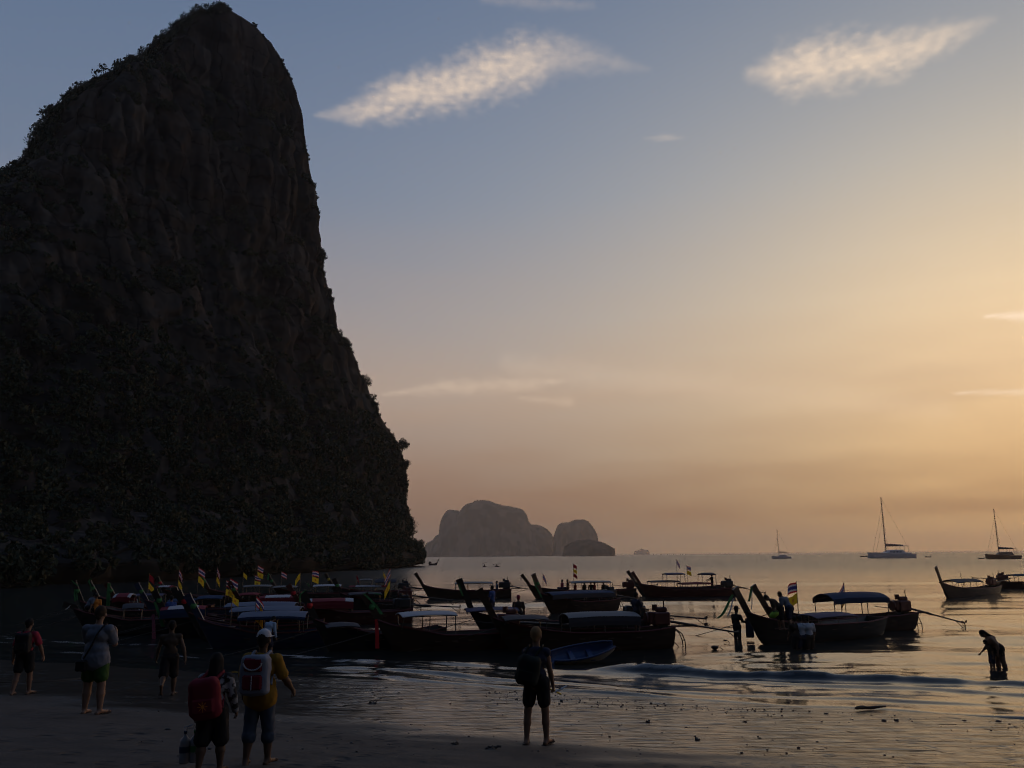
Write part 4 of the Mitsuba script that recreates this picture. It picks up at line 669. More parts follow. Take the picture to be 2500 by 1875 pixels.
    if feet == 'sandals':
        for n_ in 'rl':
            a, b = J['heel' + n_], J['toe' + n_]; z = min(a[2], b[2]) - 0.012 * H; d = unit((b - a) * [1, 1, 0]) if np.linalg.norm((b - a)[:2]) > 0.02 else fw; c = (a + b) / 2
            Rm = np.eye(4); Rm[:3, 0] = np.cross(d, [0, 0, 1]); Rm[:3, 1] = d; L = np.linalg.norm((b - a)[:2]) + 0.05 * H
            obj('sandal', [box(0.05 * H, L, 0.018, (c[0], c[1], z), 0.006, Rm), tube([c + Rm[:3, 0] * 0.03 * H + [0, 0, z - c[2] + 0.01], c + [0, 0, 0.014 * H] + d * 0.02 * H, c - Rm[:3, 0] * 0.03 * H + [0, 0, z - c[2] + 0.01]], 0.006, 5)], 'sole', key, 35, M)
    W = lambda v: (M @ np.append(v, 1))[:3]
    return dict(key=key, M=M, H=H, J=J, pel=pel, chest=chest, neck=neck0, up=up, fw=fw, rt=rt, head=headc, hd=hd, hfwd=hfwd, hrt=hrt, W=W, B=B)
def pack(p, label, m, w=0.34, hh=0.48, d=0.20, drop=0.0, trim=None, panel=None, tilt=0.0, shift=0.0, round_=0.07, mark=None):
    """a backpack on the figure's back, its straps over the shoulders"""
    key = numbered('backpack'); labels[key] = {'label': label, 'category': 'backpack'}; H, M = p['H'], p['M']; up, fw, X = p['up'], p['fw'], np.array([1.0, 0, 0])
    c = p['chest'] - fw * (0.068 * H * p['B'] + d / 2 + 0.012) - up * (0.02 + drop) + X * shift
    Rm = np.eye(4); Rm[:3, 0], Rm[:3, 1], Rm[:3, 2] = X, fw, up
    if tilt: Rm = Rm @ rot((0, 1, 0), tilt)
    pr = [('c', c + Rm[:3, 0] * a * (w / 2 - round_) + Rm[:3, 2] * b * (hh / 2 - round_) - fw * q * (d / 2 - round_ * 0.8), c + Rm[:3, 0] * a * (w / 2 - round_) * 0.98 + Rm[:3, 2] * (b * (hh / 2 - round_) + 0.001) - fw * q * (d / 2 - round_ * 0.8), round_, round_) for a in (1, -1) for b in (1, -1) for q in (1, -1)]
    hull = Manifold.batch_hull([Manifold.sphere(round_, 16).translate(q[1].tolist()) for q in pr]).refine_to_length(0.04).to_mesh(); hm = trimesh.Trimesh(hull.vert_properties[:, :3], hull.tri_verts, process=False)
    v = hm.vertices + 0.045 * (meshkit.fbm(np.array(hm.vertices) * 9, 3, 5)[:, None] - 0.5) * (np.array(hm.vertices) - c) / 0.2 - np.array([0, 0, 1.0]) * 0.02; hm.vertices = v
    obj('bag', hm, m, key, True, M)
    def onback(a, b, dd=0.0): return c + Rm[:3, 0] * a - fw * (d / 2 + dd) + Rm[:3, 2] * b
    obj('pocket', box(w * 0.72, 0.07, hh * 0.38, (0, 0, 0), 0.025).apply_transform(np.vstack([np.c_[Rm[:3, :3], onback(0, -hh * 0.2, 0.0)], [0, 0, 0, 1]])), panel or m, key, 30, M)
    if mark: obj('print', [tube([onback(0, -hh * 0.2, 0.036), onback(0.06 * math.sin(a), -hh * 0.2 + 0.06 * math.cos(a), 0.036)], [0.006, 0.003], 5) for a in np.arange(8) * math.pi / 4], mark, key, 40, M)
    if trim:
        arc = [onback(w * 0.33 * math.sin(t) if abs(math.sin(t)) < 1 else 0, hh * 0.30 - hh * 0.2 * math.cos(t), 0.03) for t in np.linspace(-1.45, 1.45, 13)]
        obj('piping', tube(arc, 0.010, 5), trim, key, 40, M); obj('lid', box(w * 0.66, 0.05, hh * 0.34, (0, 0, 0), 0.02).apply_transform(np.vstack([np.c_[Rm[:3, :3], onback(0, hh * 0.22, 0.0)], [0, 0, 0, 1]])), 'pack_red', key, 30, M)
        obj('zip', tube([onback(0, -hh * 0.03, 0.04), onback(0, -hh * 0.37, 0.04)], 0.006, 5), trim, key, 40, M)
    for s, n_ in ((1, 'r'), (-1, 'l')):
        sh = p['neck'] - up * 0.02 * H + X * s * 0.062 * H
        pts = [c + X * s * w * 0.25 + up * hh * 0.40 + fw * d * 0.4, sh - fw * 0.035 * H + up * 0.035 * H, sh + up * 0.045 * H, sh + fw * 0.06 * H + up * 0.0, sh + fw * 0.082 * H - up * 0.08 * H, c + X * s * w * 0.5 - up * hh * 0.3 + fw * d * 0.5]
        obj('strap', tube(pts, [0.016, 0.022, 0.024, 0.022, 0.02, 0.012], 6), m, key, 40, M)
    return key

# standing on the sand
def tall(q, px, py): return at_y(px, py, q[1])[2] - q[2]
q = on_ground(52, 1696); P1 = person('person in a red t-shirt and black backpack walking away, farthest left on the sand', q, 4, H=tall(q, 52, 1508), skin='skin_tan', top=('shirt', 'cl_red', 'short'), bottom=('shorts', 'cl_black', 0.75), legs=((10, 2, 6), (-9, 2, 12)), arms=((14, 20, 8), (-10, 10, 18)), head=(0, 8), fine=True)
pack(P1, 'black backpack worn over the red t-shirt', 'cl_black', 0.36, 0.50, 0.22, 0.04, shift=0.03)
q = on_ground(222, 1744); P2 = person('person in a grey t-shirt and green shorts photographing the boats, black strap across the back', q, -6, H=tall(q, 222, 1478), skin='skin_fair', hair='hair_brown', top=('shirt', 'cl_grey', 'long_hem'), bottom=('shorts', 'cl_green', 0.7), legs=((2, 5, 4), (4, 4, 6)), arms=((30, 6, 105, -22), (32, 8, 108, -20)), head=(6, 6), fine=True, build=1.12)
X1 = np.array([1.0, 0, 0]); c_, f_, u_ = P2['chest'], P2['fw'], P2['up']; Hh = P2['H']
k_ = numbered('shoulder_bag'); labels[k_] = {'label': 'black shoulder bag on a diagonal strap behind the grey t-shirt', 'category': 'bag'}
rs = [c_ + X1 * a * Hh - f_ * b * Hh + u_ * z * Hh for a, b, z in ((0.075, -0.02, 0.11), (0.078, 0.05, 0.085), (0.05, 0.092, 0.02), (0.0, 0.092, -0.09), (-0.06, 0.09, -0.19), (-0.09, 0.06, -0.24))]
obj('strap', tube(rs, 0.016, 6), 'cl_black', k_, 40, P2['M'])
obj('bag', box(0.24, 0.10, 0.22, c_ + X1 * -0.075 * Hh - f_ * 0.105 * Hh - u_ * 0.27 * Hh, 0.03), 'cl_black', k_, 30, P2['M'])
k_ = numbered('camera_device'); labels[k_] = {'label': 'small dark camera held up by the person in the grey t-shirt', 'category': 'camera'}
hc = (P2['J']['wrir'] + P2['J']['wril']) / 2 + P2['J']['hdirr'] * 0.06
obj('camera_case', box(0.13, 0.05, 0.08, hc, 0.012), 'cl_black', k_, 30, P2['M']); obj('lens', tube([hc, hc + f_ * 0.09], 0.032, 10), 'engine_dark', k_, 40, P2['M'])
q = on_ground(408, 1700); P3 = person('dark shirtless person striding towards the boats in dark trousers and pale shoes', q, 18, H=tall(q, 408, 1512), skin='skin_dark', top=('shirt', 'cl_brown', 'none'), bottom=('shorts', 'cl_black', 0.95), legs=((14, 2, 4), (-12, 2, 55)), arms=((-16, 22, 10), (18, 16, 12)), head=(10, 4), fine=True)
q = on_ground(512, 1888); P4 = person('person with long black hair, patterned jacket and red backpack walking away in front', q, 4, H=tall(q, 512, 1592), skin='skin_dark', hairstyle='long', top=('shirt', 'cl_pattern', 'long'), bottom=('shorts', 'cl_black', 0.98), legs=((5, 3, 3), (-5, 4, 9)), arms=((12, 16, 14), (4, 14, 6)), head=(12, 6), fine=True, build=1.16, female=True, feet=None, hands='grip')
pack(P4, 'big plain red backpack with a printed pocket worn over the patterned jacket', 'pack_red', 0.36, 0.47, 0.18, 0.08, tilt=-6, shift=-0.05, round_=0.085, mark='cloth_orange')
q = on_ground(628, 1868); P5 = person('person in a yellow shirt, white cap and rolled jeans walking away', q, -3, H=tall(q, 628, 1538), skin='skin_dark', top=('shirt', 'cl_yellow', 'long_hem'), bottom=('jeans', 'cl_jeans', 1.3), legs=((4, 3, 3), (-4, 3, 8)), arms=((14, 22, 34), (8, 16, 30)), head=(0, 2), fine=True, build=1.1, feet=None)
pack(P5, 'red and silver grey backpack with white piping worn over the yellow shirt', 'pack_grey', 0.36, 0.50, 0.20, 0.03, trim='cl_white', panel='pack_red')
H5, hb5, hd5, hf5 = P5['H'], P5['head'] + P5['hd'] * 0.012 * P5['H'], P5['hd'], P5['hfwd']
capm = surface([('e', hb5 + hd5 * 0.012 * H5, np.array([0.058, 0.066, 0.07]) * H5)], 0.011, 0.02); capm = trimesh.intersections.slice_mesh_plane(capm, hd5, hb5 + hd5 * 0.018 * H5)
obj('cap', [capm, box(0.10 * H5, 0.06 * H5, 0.008, hb5 + hd5 * 0.02 * H5 + hf5 * 0.088 * H5, 0.003)], 'cl_white', P5['key'], 40, P5['M'])
q = at_z(650, 1606, 0.05); P6 = person('person in a pale blue shirt bending by the boats, seen above the white cap', q, -20, H=1.62, skin='skin_dark', top=('shirt', 'cl_lightblue', 'long'), bottom=('shorts', 'cl_navy', 0.95), lean=24, legs=((12, 5, 8), (4, 5, 8)), arms=((20, 10, 20), (30, 10, 20)), head=(0, 25), feet=None)
q = on_ground(1312, 1817); P7 = person('person with short blond hair and dark backpack standing alone at centre, looking at the boats', q, -14, H=tall(q, 1312, 1529), skin='skin_tan', hair='hair_blond', top=('shirt', 'cl_navy', 'none'), bottom=('shorts', 'cl_black', 0.66), legs=((3, 4, 3), (-1, 6, 4)), arms=((10, 9, 16), (22, 12, 60)), head=(-8, 4), fine=True, female=True, build=0.96, hands='grip')
pack(P7, 'dark green backpack hanging low on the back of the blond person', 'cl_darkgreen', 0.42, 0.52, 0.22, 0.13, tilt=12, shift=-0.09, round_=0.11)
def shoe(p, m):
    return None
wh = P7['W'](P7['J']['wrir'] + P7['J']['hdirr'] * 0.10)
for i_, (m_, lb_, dx) in enumerate((('cloth_yellow', 'yellow soled sandal held in the hand of the blond person', 0.02), ('cloth_white', 'pale sandal held in the same hand beside the yellow soled one', 0.12))):
    k_ = numbered('sandal'); labels[k_] = {'label': lb_, 'category': 'sandal'}
    Rm = trimesh.transformations.translation_matrix(wh + [dx, 0.02 - 0.08 * i_, -0.03 + 0.05 * i_]) @ rot((0, 1, 0), 25 - 50 * i_) @ rot((0, 0, 1), 90)
    s_ = box(0.085, 0.25, 0.022, (0, 0, 0), 0.009); s2 = tube([(0.035, 0, 0.01), (0.0, 0.05, 0.05), (-0.035, 0, 0.01)], 0.007, 5)
    obj('sole', s_.apply_transform(Rm), m_, k_, 30); obj('strap', s2.apply_transform(Rm), 'sole', k_, 40)

# water bottles carried by the person with the red backpack
wb = P4['W'](P4['J']['wril'] + P4['J']['hdirl'] * 0.09)
scene['bottle_plastic'] = {'type': 'twosided', 'm': {'type': 'principled', 'base_color': {'type': 'rgb', 'value': [0.30, 0.29, 0.31]}, 'roughness': 0.25, 'specular': 0.5}}
prof = np.array([(0.0, 0.0), (0.05, 0.0), (0.058, 0.02), (0.056, 0.10), (0.058, 0.20), (0.056, 0.24), (0.045, 0.275), (0.018, 0.31), (0.017, 0.335), (0.0, 0.335)])
for i_, (dx, dy, mt, lb_) in enumerate(((-0.10, 0.0, 'tarp_blue', 'outer clear water bottle with blue label hanging from the hand'), (0.0, 0.05, 'cloth_green', 'inner clear water bottle with green label beside the leg'))):
    k_ = numbered('water_bottle'); labels[k_] = {'label': lb_, 'category': 'bottle', 'group': 'water bottles carried by hand'}
    b0 = wb + [dx, dy, -0.46]; bt = trimesh.creation.revolve(prof, sections=18).apply_translation(b0); obj('bottle_body', bt, 'bottle_plastic', k_, 40)
    obj('label_band', trimesh.creation.revolve(np.array([(0.0595, 0.12), (0.0600, 0.19)]), sections=18).apply_translation(b0), mt, k_, 40)
    obj('bottle_cap', trimesh.creation.cylinder(0.019, 0.03, 12).apply_translation(b0 + [0, 0, 0.345]), mt, k_, 40)
    obj('carry_loop', tube([b0 + [0, 0, 0.33], b0 + [0.02, 0, 0.40], wb + [0, 0, -0.02], b0 + [-0.02, 0, 0.40], b0 + [0, 0, 0.33]], 0.006, 5), 'cloth_white', k_, 40)

# in the water at right
q = at_z(2443, 1629); q[2] = -0.24; P8 = person('long haired person wading and bending over a child at far right', q, 78, H=1.60, build=1.45, skin='skin_tan', hair='hair_black', hairstyle='down', top=None, bottom=('trunks', 'cl_black', 0.45), lean=38, legs=((4, 4, 6), (-8, 4, 6)), arms=((-8, 6, 30), (0, 8, 40)), head=(0, 12), feet=None, group=None, female=True)
q = at_z(2424, 1629); q[2] = -0.16; P9 = person('child with topknot standing in the water reaching down, held by an adult', q, 84, H=1.08, skin='skin_tan', hairstyle='bun', top=('shirt', 'cl_brown', 'short'), bottom=('shorts', 'cl_navy', 0.9), lean=12, legs=((4, 4, 6), (0, 4, 6)), arms=((50, 6, 10), (0, 8, 10)), head=(0, 30), feet=None, build=1.05)
# by the right-hand boats
q = at_z(1802, 1578, -0.32); P10 = person('person in a sun hat standing in water at the bow of the right-hand boat', q, -50, H=1.70, skin='skin_dark', top=('shirt', 'cl_black', 'long'), bottom=('trousers', 'cl_black', 1.5), legs=((0, 2, 2), (2, 2, 2)), arms=((30, 8, 50), (10, 6, 8)), head=(0, 5), feet=None, build=1.08)
hb_ = P10['head'] + P10['hd'] * 0.05 * P10['H']; obj('sun_hat', [trimesh.creation.cylinder(0.16, 0.02, 18).apply_translation(hb_), trimesh.creation.icosphere(2, 0.1).apply_translation(hb_ + [0, 0, 0.03])], 'cl_black', P10['key'], 40, P10['M'])
bd = P10['W'](P10['J']['wrir'] + np.array([0.12, 0.05, -0.25])); k_ = numbered('board'); labels[k_] = {'label': 'dark flat bag or board held upright by the person in the sun hat', 'category': 'board'}
obj('board_panel', box(0.36, 0.05, 0.85, bd, 0.02), 'cl_navy', k_, 30); obj('board_strap', tube([bd + [-0.1, 0, 0.42], bd + [0, 0.0, 0.52], bd + [0.1, 0, 0.42]], 0.012, 5), 'cl_black', k_, 40)
for (px, py, z, lb, tp, bt, ln, yw_, ar) in (
        (1908, 1523, 0.85, 'person with a lime green bag climbing over the bow of the nearest right-hand boat', 'cl_brown', 'cl_black', 48, 75, ((40, 6, 20), (30, 10, 30))),
        (1930, 1520, 0.85, 'person in a pale grey shirt stooping on the bow of the nearest right-hand boat', 'cl_grey', 'cl_navy', 34, 40, ((20, 8, 40), (24, 10, 40))),
        (1947, 1566, -0.45, 'person in a dark shirt standing beside the boat hull among the boarders', 'cl_brown', 'cl_black', 8, 10, ((50, 10, 40), (20, 8, 20))),
        (1958, 1566, -0.45, 'left one of two people in white shirts standing in the water beside the boat', 'cl_white', 'cl_navy', 4, -6, ((30, 8, 70), (10, 8, 15))),
        (1976, 1564, -0.45, 'right one of two people in white shirts standing in the water beside the boat', 'cl_white', 'cl_brown', 3, 12, ((10, 14, 12), (20, 8, 40)))):
    q = at_z(px, py, max(z, 0.0)); q[2] = z
    if z > 0: q = at_y(px, py, 36.2); q[2] = 0.62
    else: q = at_y(px, py, 35.0); q[2] = -0.42
    person(lb, q, yw_, H=1.7, build=1.2, skin='skin_tan', top=('shirt', tp, 'short'), bottom=('shorts', bt, 0.9), lean=ln, legs=((12, 5, 14), (0, 5, 14)), arms=ar, head=(0, 10), feet=None)
k_ = numbered('bag'); labels[k_] = {'label': 'bright lime green bag on the back of the person climbing aboard', 'category': 'bag'}
gb = at_y(1890, 1500, 36.0); obj('bag_body', trimesh.creation.icosphere(3, 0.16).apply_transform(np.diag([1.35, 0.9, 0.8, 1])).apply_transform(rot((0, 1, 0), -28)).apply_translation(gb), 'cl_lime', k_, True); obj('bag_flap', box(0.22, 0.14, 0.05, gb + [0.05, -0.03, 0.11], 0.02), 'cl_black', k_, 30)
# boatmen and passengers
def aboard(lb, px, py, key, top, sit=None, H=1.65, yaw=90, **kw):
    """a figure on a boat: feet (or seat) at a pixel of the boat's centre plane"""
    M, L, gun, loc = SCREEN[key]; p = loc(px, py); w = (M @ np.append(p, 1))[:3]
    return person(lb, w, yaw, H=H, top=('shirt', top, kw.pop('sl', 'short')), sit=sit, feet=None, **kw)
SITL = ((82, 8, 80), (80, 8, 82))
aboard('boatman standing at the stern of the boat with stacked canopies', 1740, 1444, B5, 'cl_brown', H=1.55, yaw=88, bottom=('trousers', 'cl_black', 1.4), arms=((55, 6, 20), (40, 6, 30)))
aboard('boatman in a dark shirt standing at the stern of the large front boat', 1556, 1545, B8, 'cl_navy', H=1.62, yaw=-60, bottom=('trousers', 'cl_black', 1.2), arms=((20, 12, 50), (5, 8, 10)), build=1.1)
aboard('boatman seated at the stern of the boat floating left of centre', 1213, 1443, B10, 'cl_grey', sit=0.12, H=1.6, yaw=80, bottom=('shorts', 'cl_navy', 0.9), legs=SITL)
aboard('person in a red sun hat sitting on the canopied boat behind the large front boat', 1266, 1505, B9, 'cl_brown', sit=0.15, H=1.7, yaw=-10, bottom=('shorts', 'cl_black', 0.9), legs=SITL, build=1.15, hair='cl_red')
aboard('person in blue standing by the bow post left of the red hatted person', 1202, 1508, B9, 'cl_blue', H=1.45, yaw=60, bottom=('trousers', 'cl_navy', 1.4))
GP = 'passengers seated in the boat with the pale canopy'
for i_, (px, lb) in enumerate(((1405, 'foremost passenger under the pale canopy'), (1427, 'second passenger from the bow under the pale canopy'), (1443, 'third passenger from the bow under the pale canopy'), (1452, 'fourth passenger from the bow under the pale canopy'), (1474, 'rearmost and largest passenger under the pale canopy'))):
    aboard(lb, px, 1443, B6, ('cl_red', 'cl_brown', 'cl_navy', 'cl_red', 'cl_black')[i_], sit=0.05, H=1.6 + 0.1 * (i_ == 4), yaw=70 - 25 * (i_ % 3), bottom=('shorts', 'cl_black', 0.9), legs=SITL, group=GP)
aboard('left one of two people sitting together on the foredeck of the passenger boat', 1373, 1440, B6, 'cl_red', sit=0.12, H=1.6, yaw=110, bottom=('shorts', 'cl_navy', 0.9), legs=((95, 8, 120), (92, 8, 118)))
aboard('right one of two people sitting together on the foredeck of the passenger boat', 1386, 1440, B6, 'cl_black', sit=0.12, H=1.62, yaw=80, bottom=('shorts', 'cl_navy', 0.9), legs=((95, 8, 120), (92, 8, 118)))
aboard('person in a blue shirt sitting in the boat with the blue side curtain', 416, 1502, B14, 'cl_blue', sit=0.1, H=1.7, yaw=40, bottom=('shorts', 'cl_black', 0.9), legs=SITL)
aboard('person in a pale yellowish shirt bending on the leftmost boat', 212, 1490, B19, 'cl_grey', sit=0.15, H=1.7, yaw=-40, lean=30, bottom=('shorts', 'cl_black', 0.9), legs=SITL)
aboard('person behind in an orange top sitting on the leftmost boat', 233, 1492, B19, 'cloth_orange', sit=0.1, H=1.6, yaw=20, bottom=('shorts', 'cl_black', 0.9), legs=SITL)
# ---------------------------------------------------------------- small craft, yachts, things on the beach
mat('yacht_white', base_color=(0.30, 0.31, 0.34), roughness=0.4); mat('yacht_dark', base_color=(0.03, 0.035, 0.05), roughness=0.4); mat('yacht_wood', base_color=(0.10, 0.06, 0.04), roughness=0.5)
mat('kayak_blue', base_color=(0.012, 0.034, 0.105), roughness=0.4); mat('kayak_pale', base_color=(0.22, 0.20, 0.17), roughness=0.45)
mat('wood_wet', base_color=(0.03, 0.022, 0.017), roughness=0.6); mat('stone', base_color=(0.045, 0.04, 0.037), roughness=0.6); mat('rope_mat', base_color=(0.06, 0.05, 0.04), roughness=0.9)
def loft(xs, zk, zg, b, rake=0.6, flat=0.5):
    s = np.linspace(-1, 1, 13); rows_ = [np.c_[np.full(13, x), b_ * np.sign(s) * np.abs(s) ** flat, k_ + (g_ - k_) * np.abs(s) ** 1.8] for x, k_, g_, b_ in zip(xs, zk, zg, b)]
    R_ = np.array(rows_); n = len(xs); v = R_.reshape(-1, 3); f = grid_faces(n, 13)
    dk = np.stack([R_[:, 0], R_[:, 6] * [1, 1, 0] + np.stack([0 * zg, 0 * zg, np.array(zg)], 1), R_[:, 12]], 1).reshape(-1, 3); fd = grid_faces(n, 3)[:, ::-1] + len(v)
    e = np.arange(12); caps = np.vstack([np.stack([e + 1, e, np.full(12, len(v) + 1)], 1), np.stack([(n - 1) * 13 + e, (n - 1) * 13 + e + 1, np.full(12, len(v) + (n - 1) * 3 + 1)], 1)])
    return trimesh.Trimesh(np.vstack([v, dk]), np.vstack([f, fd, caps]), process=False)
def yacht(label, px0, px1, pyw, pxm, pytop, kind, pyb):
    c = at_z((px0 + px1) / 2, pyw + 0.6); Y = c[1]; s = Y / FPX; L = (px1 - px0) * s; key = numbered('catamaran' if kind == 'cat' else 'sailing_yacht'); labels[key] = {'label': label, 'category': 'catamaran' if kind == 'cat' else 'sailing yacht'}
    M = np.eye(4); M[:3, 3] = [c[0] - L / 2, Y, 0]; fb = 0.125 * L; t = np.linspace(0, 1, 14); X_ = lambda px: (px - px0) * s
    zg = fb * (1.05 - 0.35 * t + 0.1 * (2 * t - 1) ** 2); bw = 0.12 * L * np.sin(np.pi * np.clip(0.03 + t * 0.82, 0, 1)) ** 0.6; hullm = {'cat': 'yacht_white', 'white': 'yacht_white', 'wood': 'yacht_wood'}[kind]
    xs = L * (t * (1 - 0.0)) + 0.0; zk = -0.4 + 0.4 * (1 - t) ** 4 * 1.5
    if kind == 'cat':
        for y_ in (-0.18 * L, 0.18 * L): obj('hull', loft(xs, zk, zg, bw * 0.45).apply_translation((0, y_, 0)), hullm, key, 40, M)
        obj('bridge_deck', box(L * 0.62, 0.34 * L, fb * 0.4, (L * 0.6, 0, fb * 0.8), 0.1), hullm, key, 30, M)
    else: obj('hull', loft(xs, zk, zg, bw), hullm, key, 40, M)
    cw = (0.3 if kind == 'cat' else 0.16) * L
    cab = Manifold.batch_hull([Manifold.cube((L * 0.5, cw, 0.02), True).translate((L * 0.55, 0, fb * 0.85)), Manifold.cube((L * 0.30, cw * 0.8, 0.02), True).translate((L * 0.58, 0, fb * 1.55))]).to_mesh(); obj('cabin', trimesh.Trimesh(cab.vert_properties[:, :3], cab.tri_verts, process=False), hullm, key, False, M)
    for q in np.linspace(0.44, 0.66, 4): obj('window', box(L * 0.05, cw * 0.985, fb * 0.22, (L * q, 0, fb * 1.18)), 'yacht_dark', key, False, M)
    xm = X_(pxm); zt = 3.75 + (at_y(pxm, pytop, Y)[2] - 3.75); zb = at_y(pxm, pyb, Y)[2]
    mk = obj('mast', tube([(xm, 0, fb * 0.8), (xm, 0, zt)], [0.012 * L, 0.010 * L], 8), 'yacht_dark', key, 40, M)
    obj('boom', [tube([(xm, 0, zb), (xm + 0.42 * L, 0, zb + 0.004 * L)], 0.012 * L, 6)], 'yacht_dark', key, 40, M)
    obj('furled_sail', tube([(xm + 0.02 * L, 0, zb + 0.03 * L), (xm + 0.2 * L, 0, zb + 0.025 * L), (xm + 0.42 * L, 0, zb + 0.015 * L)], [0.026 * L, 0.022 * L, 0.012 * L], 7), 'yacht_dark', key, 40, M)
    obj('spreader', [tube([(xm, -0.05 * L, fb + (zt - fb) * q), (xm, 0.05 * L, fb + (zt - fb) * q)], 0.005 * L, 4) for q in (0.35, 0.62)], 'yacht_dark', mk, False, M)
    fz = fb + (zt - fb) * 0.82
    for a, b in (((0.05 * L, 0, fb), (xm, 0, fz)), ((0.13 * L, 0, fb), (xm, 0, fb + (zt - fb) * 0.62)), ((0.97 * L, 0, fb), (xm, 0, zt - 0.2)), ((xm + 0.02 * L, 0.1 * L, fb), (xm, 0, fz)), ((xm + 0.02 * L, -0.1 * L, fb), (xm, 0, fz))):
        obj('stay', tube([a, b], 0.0022 * L, 4), 'yacht_dark', key, False, M)
    obj('bimini', [box(0.24 * L, cw * 0.8, 0.012 * L, (0.77 * L, 0, fb * 2.3), 0)] + [tube([(0.77 * L + a, b, fb), (0.77 * L + a, b, fb * 2.3)], 0.004 * L, 4) for a in (-0.1 * L, 0.1 * L) for b in (-cw * 0.35, cw * 0.35)], 'yacht_white' if kind != 'wood' else 'yacht_dark', key, False, M)
    return key
yacht('smallest single-masted yacht anchored farthest left', 1885, 1931, 1363.5, 1902, 1291, 'white', 1349)
yacht('large pale catamaran with the tallest mast and flybridge', 2128, 2227, 1362, 2165, 1214, 'cat', 1333)
yacht('brown hulled yacht anchored near the right edge of the picture', 2408, 2491, 1364, 2441, 1242, 'wood', 1340)
def skiff(label, px0, px1, pyw, m, name='dinghy', people=0, cat_='dinghy', thick=0.13):
    c = at_z((px0 + px1) / 2, pyw); s = c[1] / FPX; L = (px1 - px0) * s; key = numbered(name); labels[key] = {'label': label, 'category': cat_}
    M = np.eye(4); M[:3, 3] = [c[0] - L / 2, c[1], 0]; t = np.linspace(0, 1, 12)
    obj('hull', loft(L * t, -0.15 + 0.35 * np.abs(2 * t - 1) ** 4, thick * L * (0.9 + 0.5 * np.abs(2 * t - 1) ** 2), 0.16 * L * np.sin(np.pi * np.clip(0.06 + 0.88 * t, 0, 1)) ** 0.6), m, key, 40, M)
    obj('seat', box(0.08 * L, 0.25 * L, 0.02 * L, (0.55 * L, 0, thick * L * 1.05)), 'deck_wood', key, False, M); obj('outboard', box(0.05 * L, 0.05 * L, 0.16 * L, (0.97 * L, 0, thick * L * 1.2), 0.01 * L), 'engine_dark', key, 30, M)
    return key, M, L
dk, dM, dL = skiff('long dark tender with crates tied left of the catamaran', 2100, 2128, 1359.5, 'yacht_dark', thick=0.07)
skiff('small dinghy floating right of the catamaran', 2259, 2273, 1360.5, 'yacht_dark')
skiff('small dinghy floating just left of the brown yacht', 2389, 2404, 1364.5, 'yacht_dark')
boat('tiny distant longtail boat beyond the cliff nose, bow to the right', 1071, 1047, 1380, 180, 'hull_dark', canopies=[], wrap=None, tip=2.6, tail=(2.0, -0.2), group=None, seats=2)
del labels[[k for k in labels if k.startswith('longtail_boat')][-1]]['group']
for (px, py, lb, yw_) in ((1183, 1384, 'left one of two distant kayaks on the open water', 70), (1213, 1384, 'right one of two distant kayaks on the open water, paddle raised', 120)):
    c = at_z(px, py); L = 3.6; key = numbered('kayak'); labels[key] = {'label': lb, 'category': 'kayak'}; M = np.eye(4); ya = math.radians(yw_); M[:2, :2] = [[math.cos(ya), -math.sin(ya)], [math.sin(ya), math.cos(ya)]]; M[:3, 3] = c; t = np.linspace(0, 1, 12)
    obj('hull', loft(L * (t - 0.5), -0.1 + 0.25 * np.abs(2 * t - 1) ** 3, 0.22 + 0.12 * np.abs(2 * t - 1) ** 3, 0.36 * np.sin(np.pi * np.clip(t, 0.02, 0.98)) ** 0.8), 'yacht_dark', key, 40, M)
    person('paddler sitting in the ' + lb.split(' on')[0], c + [0, 0, 0.1], yw_ - 90, H=1.65, top=('shirt', 'cl_black', 'short'), bottom=('shorts', 'cl_black', 0.9), sit=0.12, legs=((80, 6, 10), (80, 6, 10)), arms=((60, 20, 20), (60, 20, 20)), feet=None)
    kp = numbered('paddle'); labels[kp] = {'label': 'paddle held by the paddler of the ' + lb.split(' on')[0], 'category': 'paddle'}; pc = c + [0, 0, 0.75]; ex_ = 1.0 if px > 1200 else 0.5; dz = 0.25 if px > 1200 else 0.75
    obj('shaft', tube([pc - [ex_, 0, -dz * 0.4], pc + [ex_, 0, dz]], 0.03, 5), 'yacht_dark', kp, 40); obj('blade', [box(0.4, 0.04, 0.16, pc - [ex_ + 0.1, 0, -dz * 0.4]), box(0.4, 0.04, 0.16, pc + [ex_ + 0.1, 0, dz])], 'yacht_dark', kp, 30)

# blue dinghy drawn up at the water's edge behind the blond person
c = at_z(1424, 1614, 0.06); key = numbered('dinghy'); labels[key] = {'label': 'open blue dinghy tilted at the water edge beside the blond person', 'category': 'dinghy'}
L = 2.25; t = np.linspace(0, 1, 22); s_ = np.linspace(-1, 1, 15)
def shell(sc, dz):
    bw = 0.48 * sc * np.sin(np.pi * np.clip(0.16 + 0.78 * t, 0, 1)) ** 0.55; zg = 0.32 + 0.20 * t ** 2; zk = 0.02 + 0.32 * np.clip((t - 0.72) / 0.28, 0, 1) ** 1.8
    return np.stack([np.repeat((L * (t - 0.5) * (0.97 if dz else 1))[:, None], 15, 1), bw[:, None] * np.sign(s_) * np.abs(s_) ** 0.6, zk[:, None] + dz + (zg - zk - dz)[:, None] * np.abs(s_) ** 2.2], -1)
Ro = np.array(trimesh.transformations.translation_matrix(c + [0, 0, 0.02]) @ rot((0, 0, 1), 12) @ rot((1, 0, 0), 24) @ rot((0, 1, 0), -5))
o_, i_ = shell(1, 0), shell(0.94, 0.07)
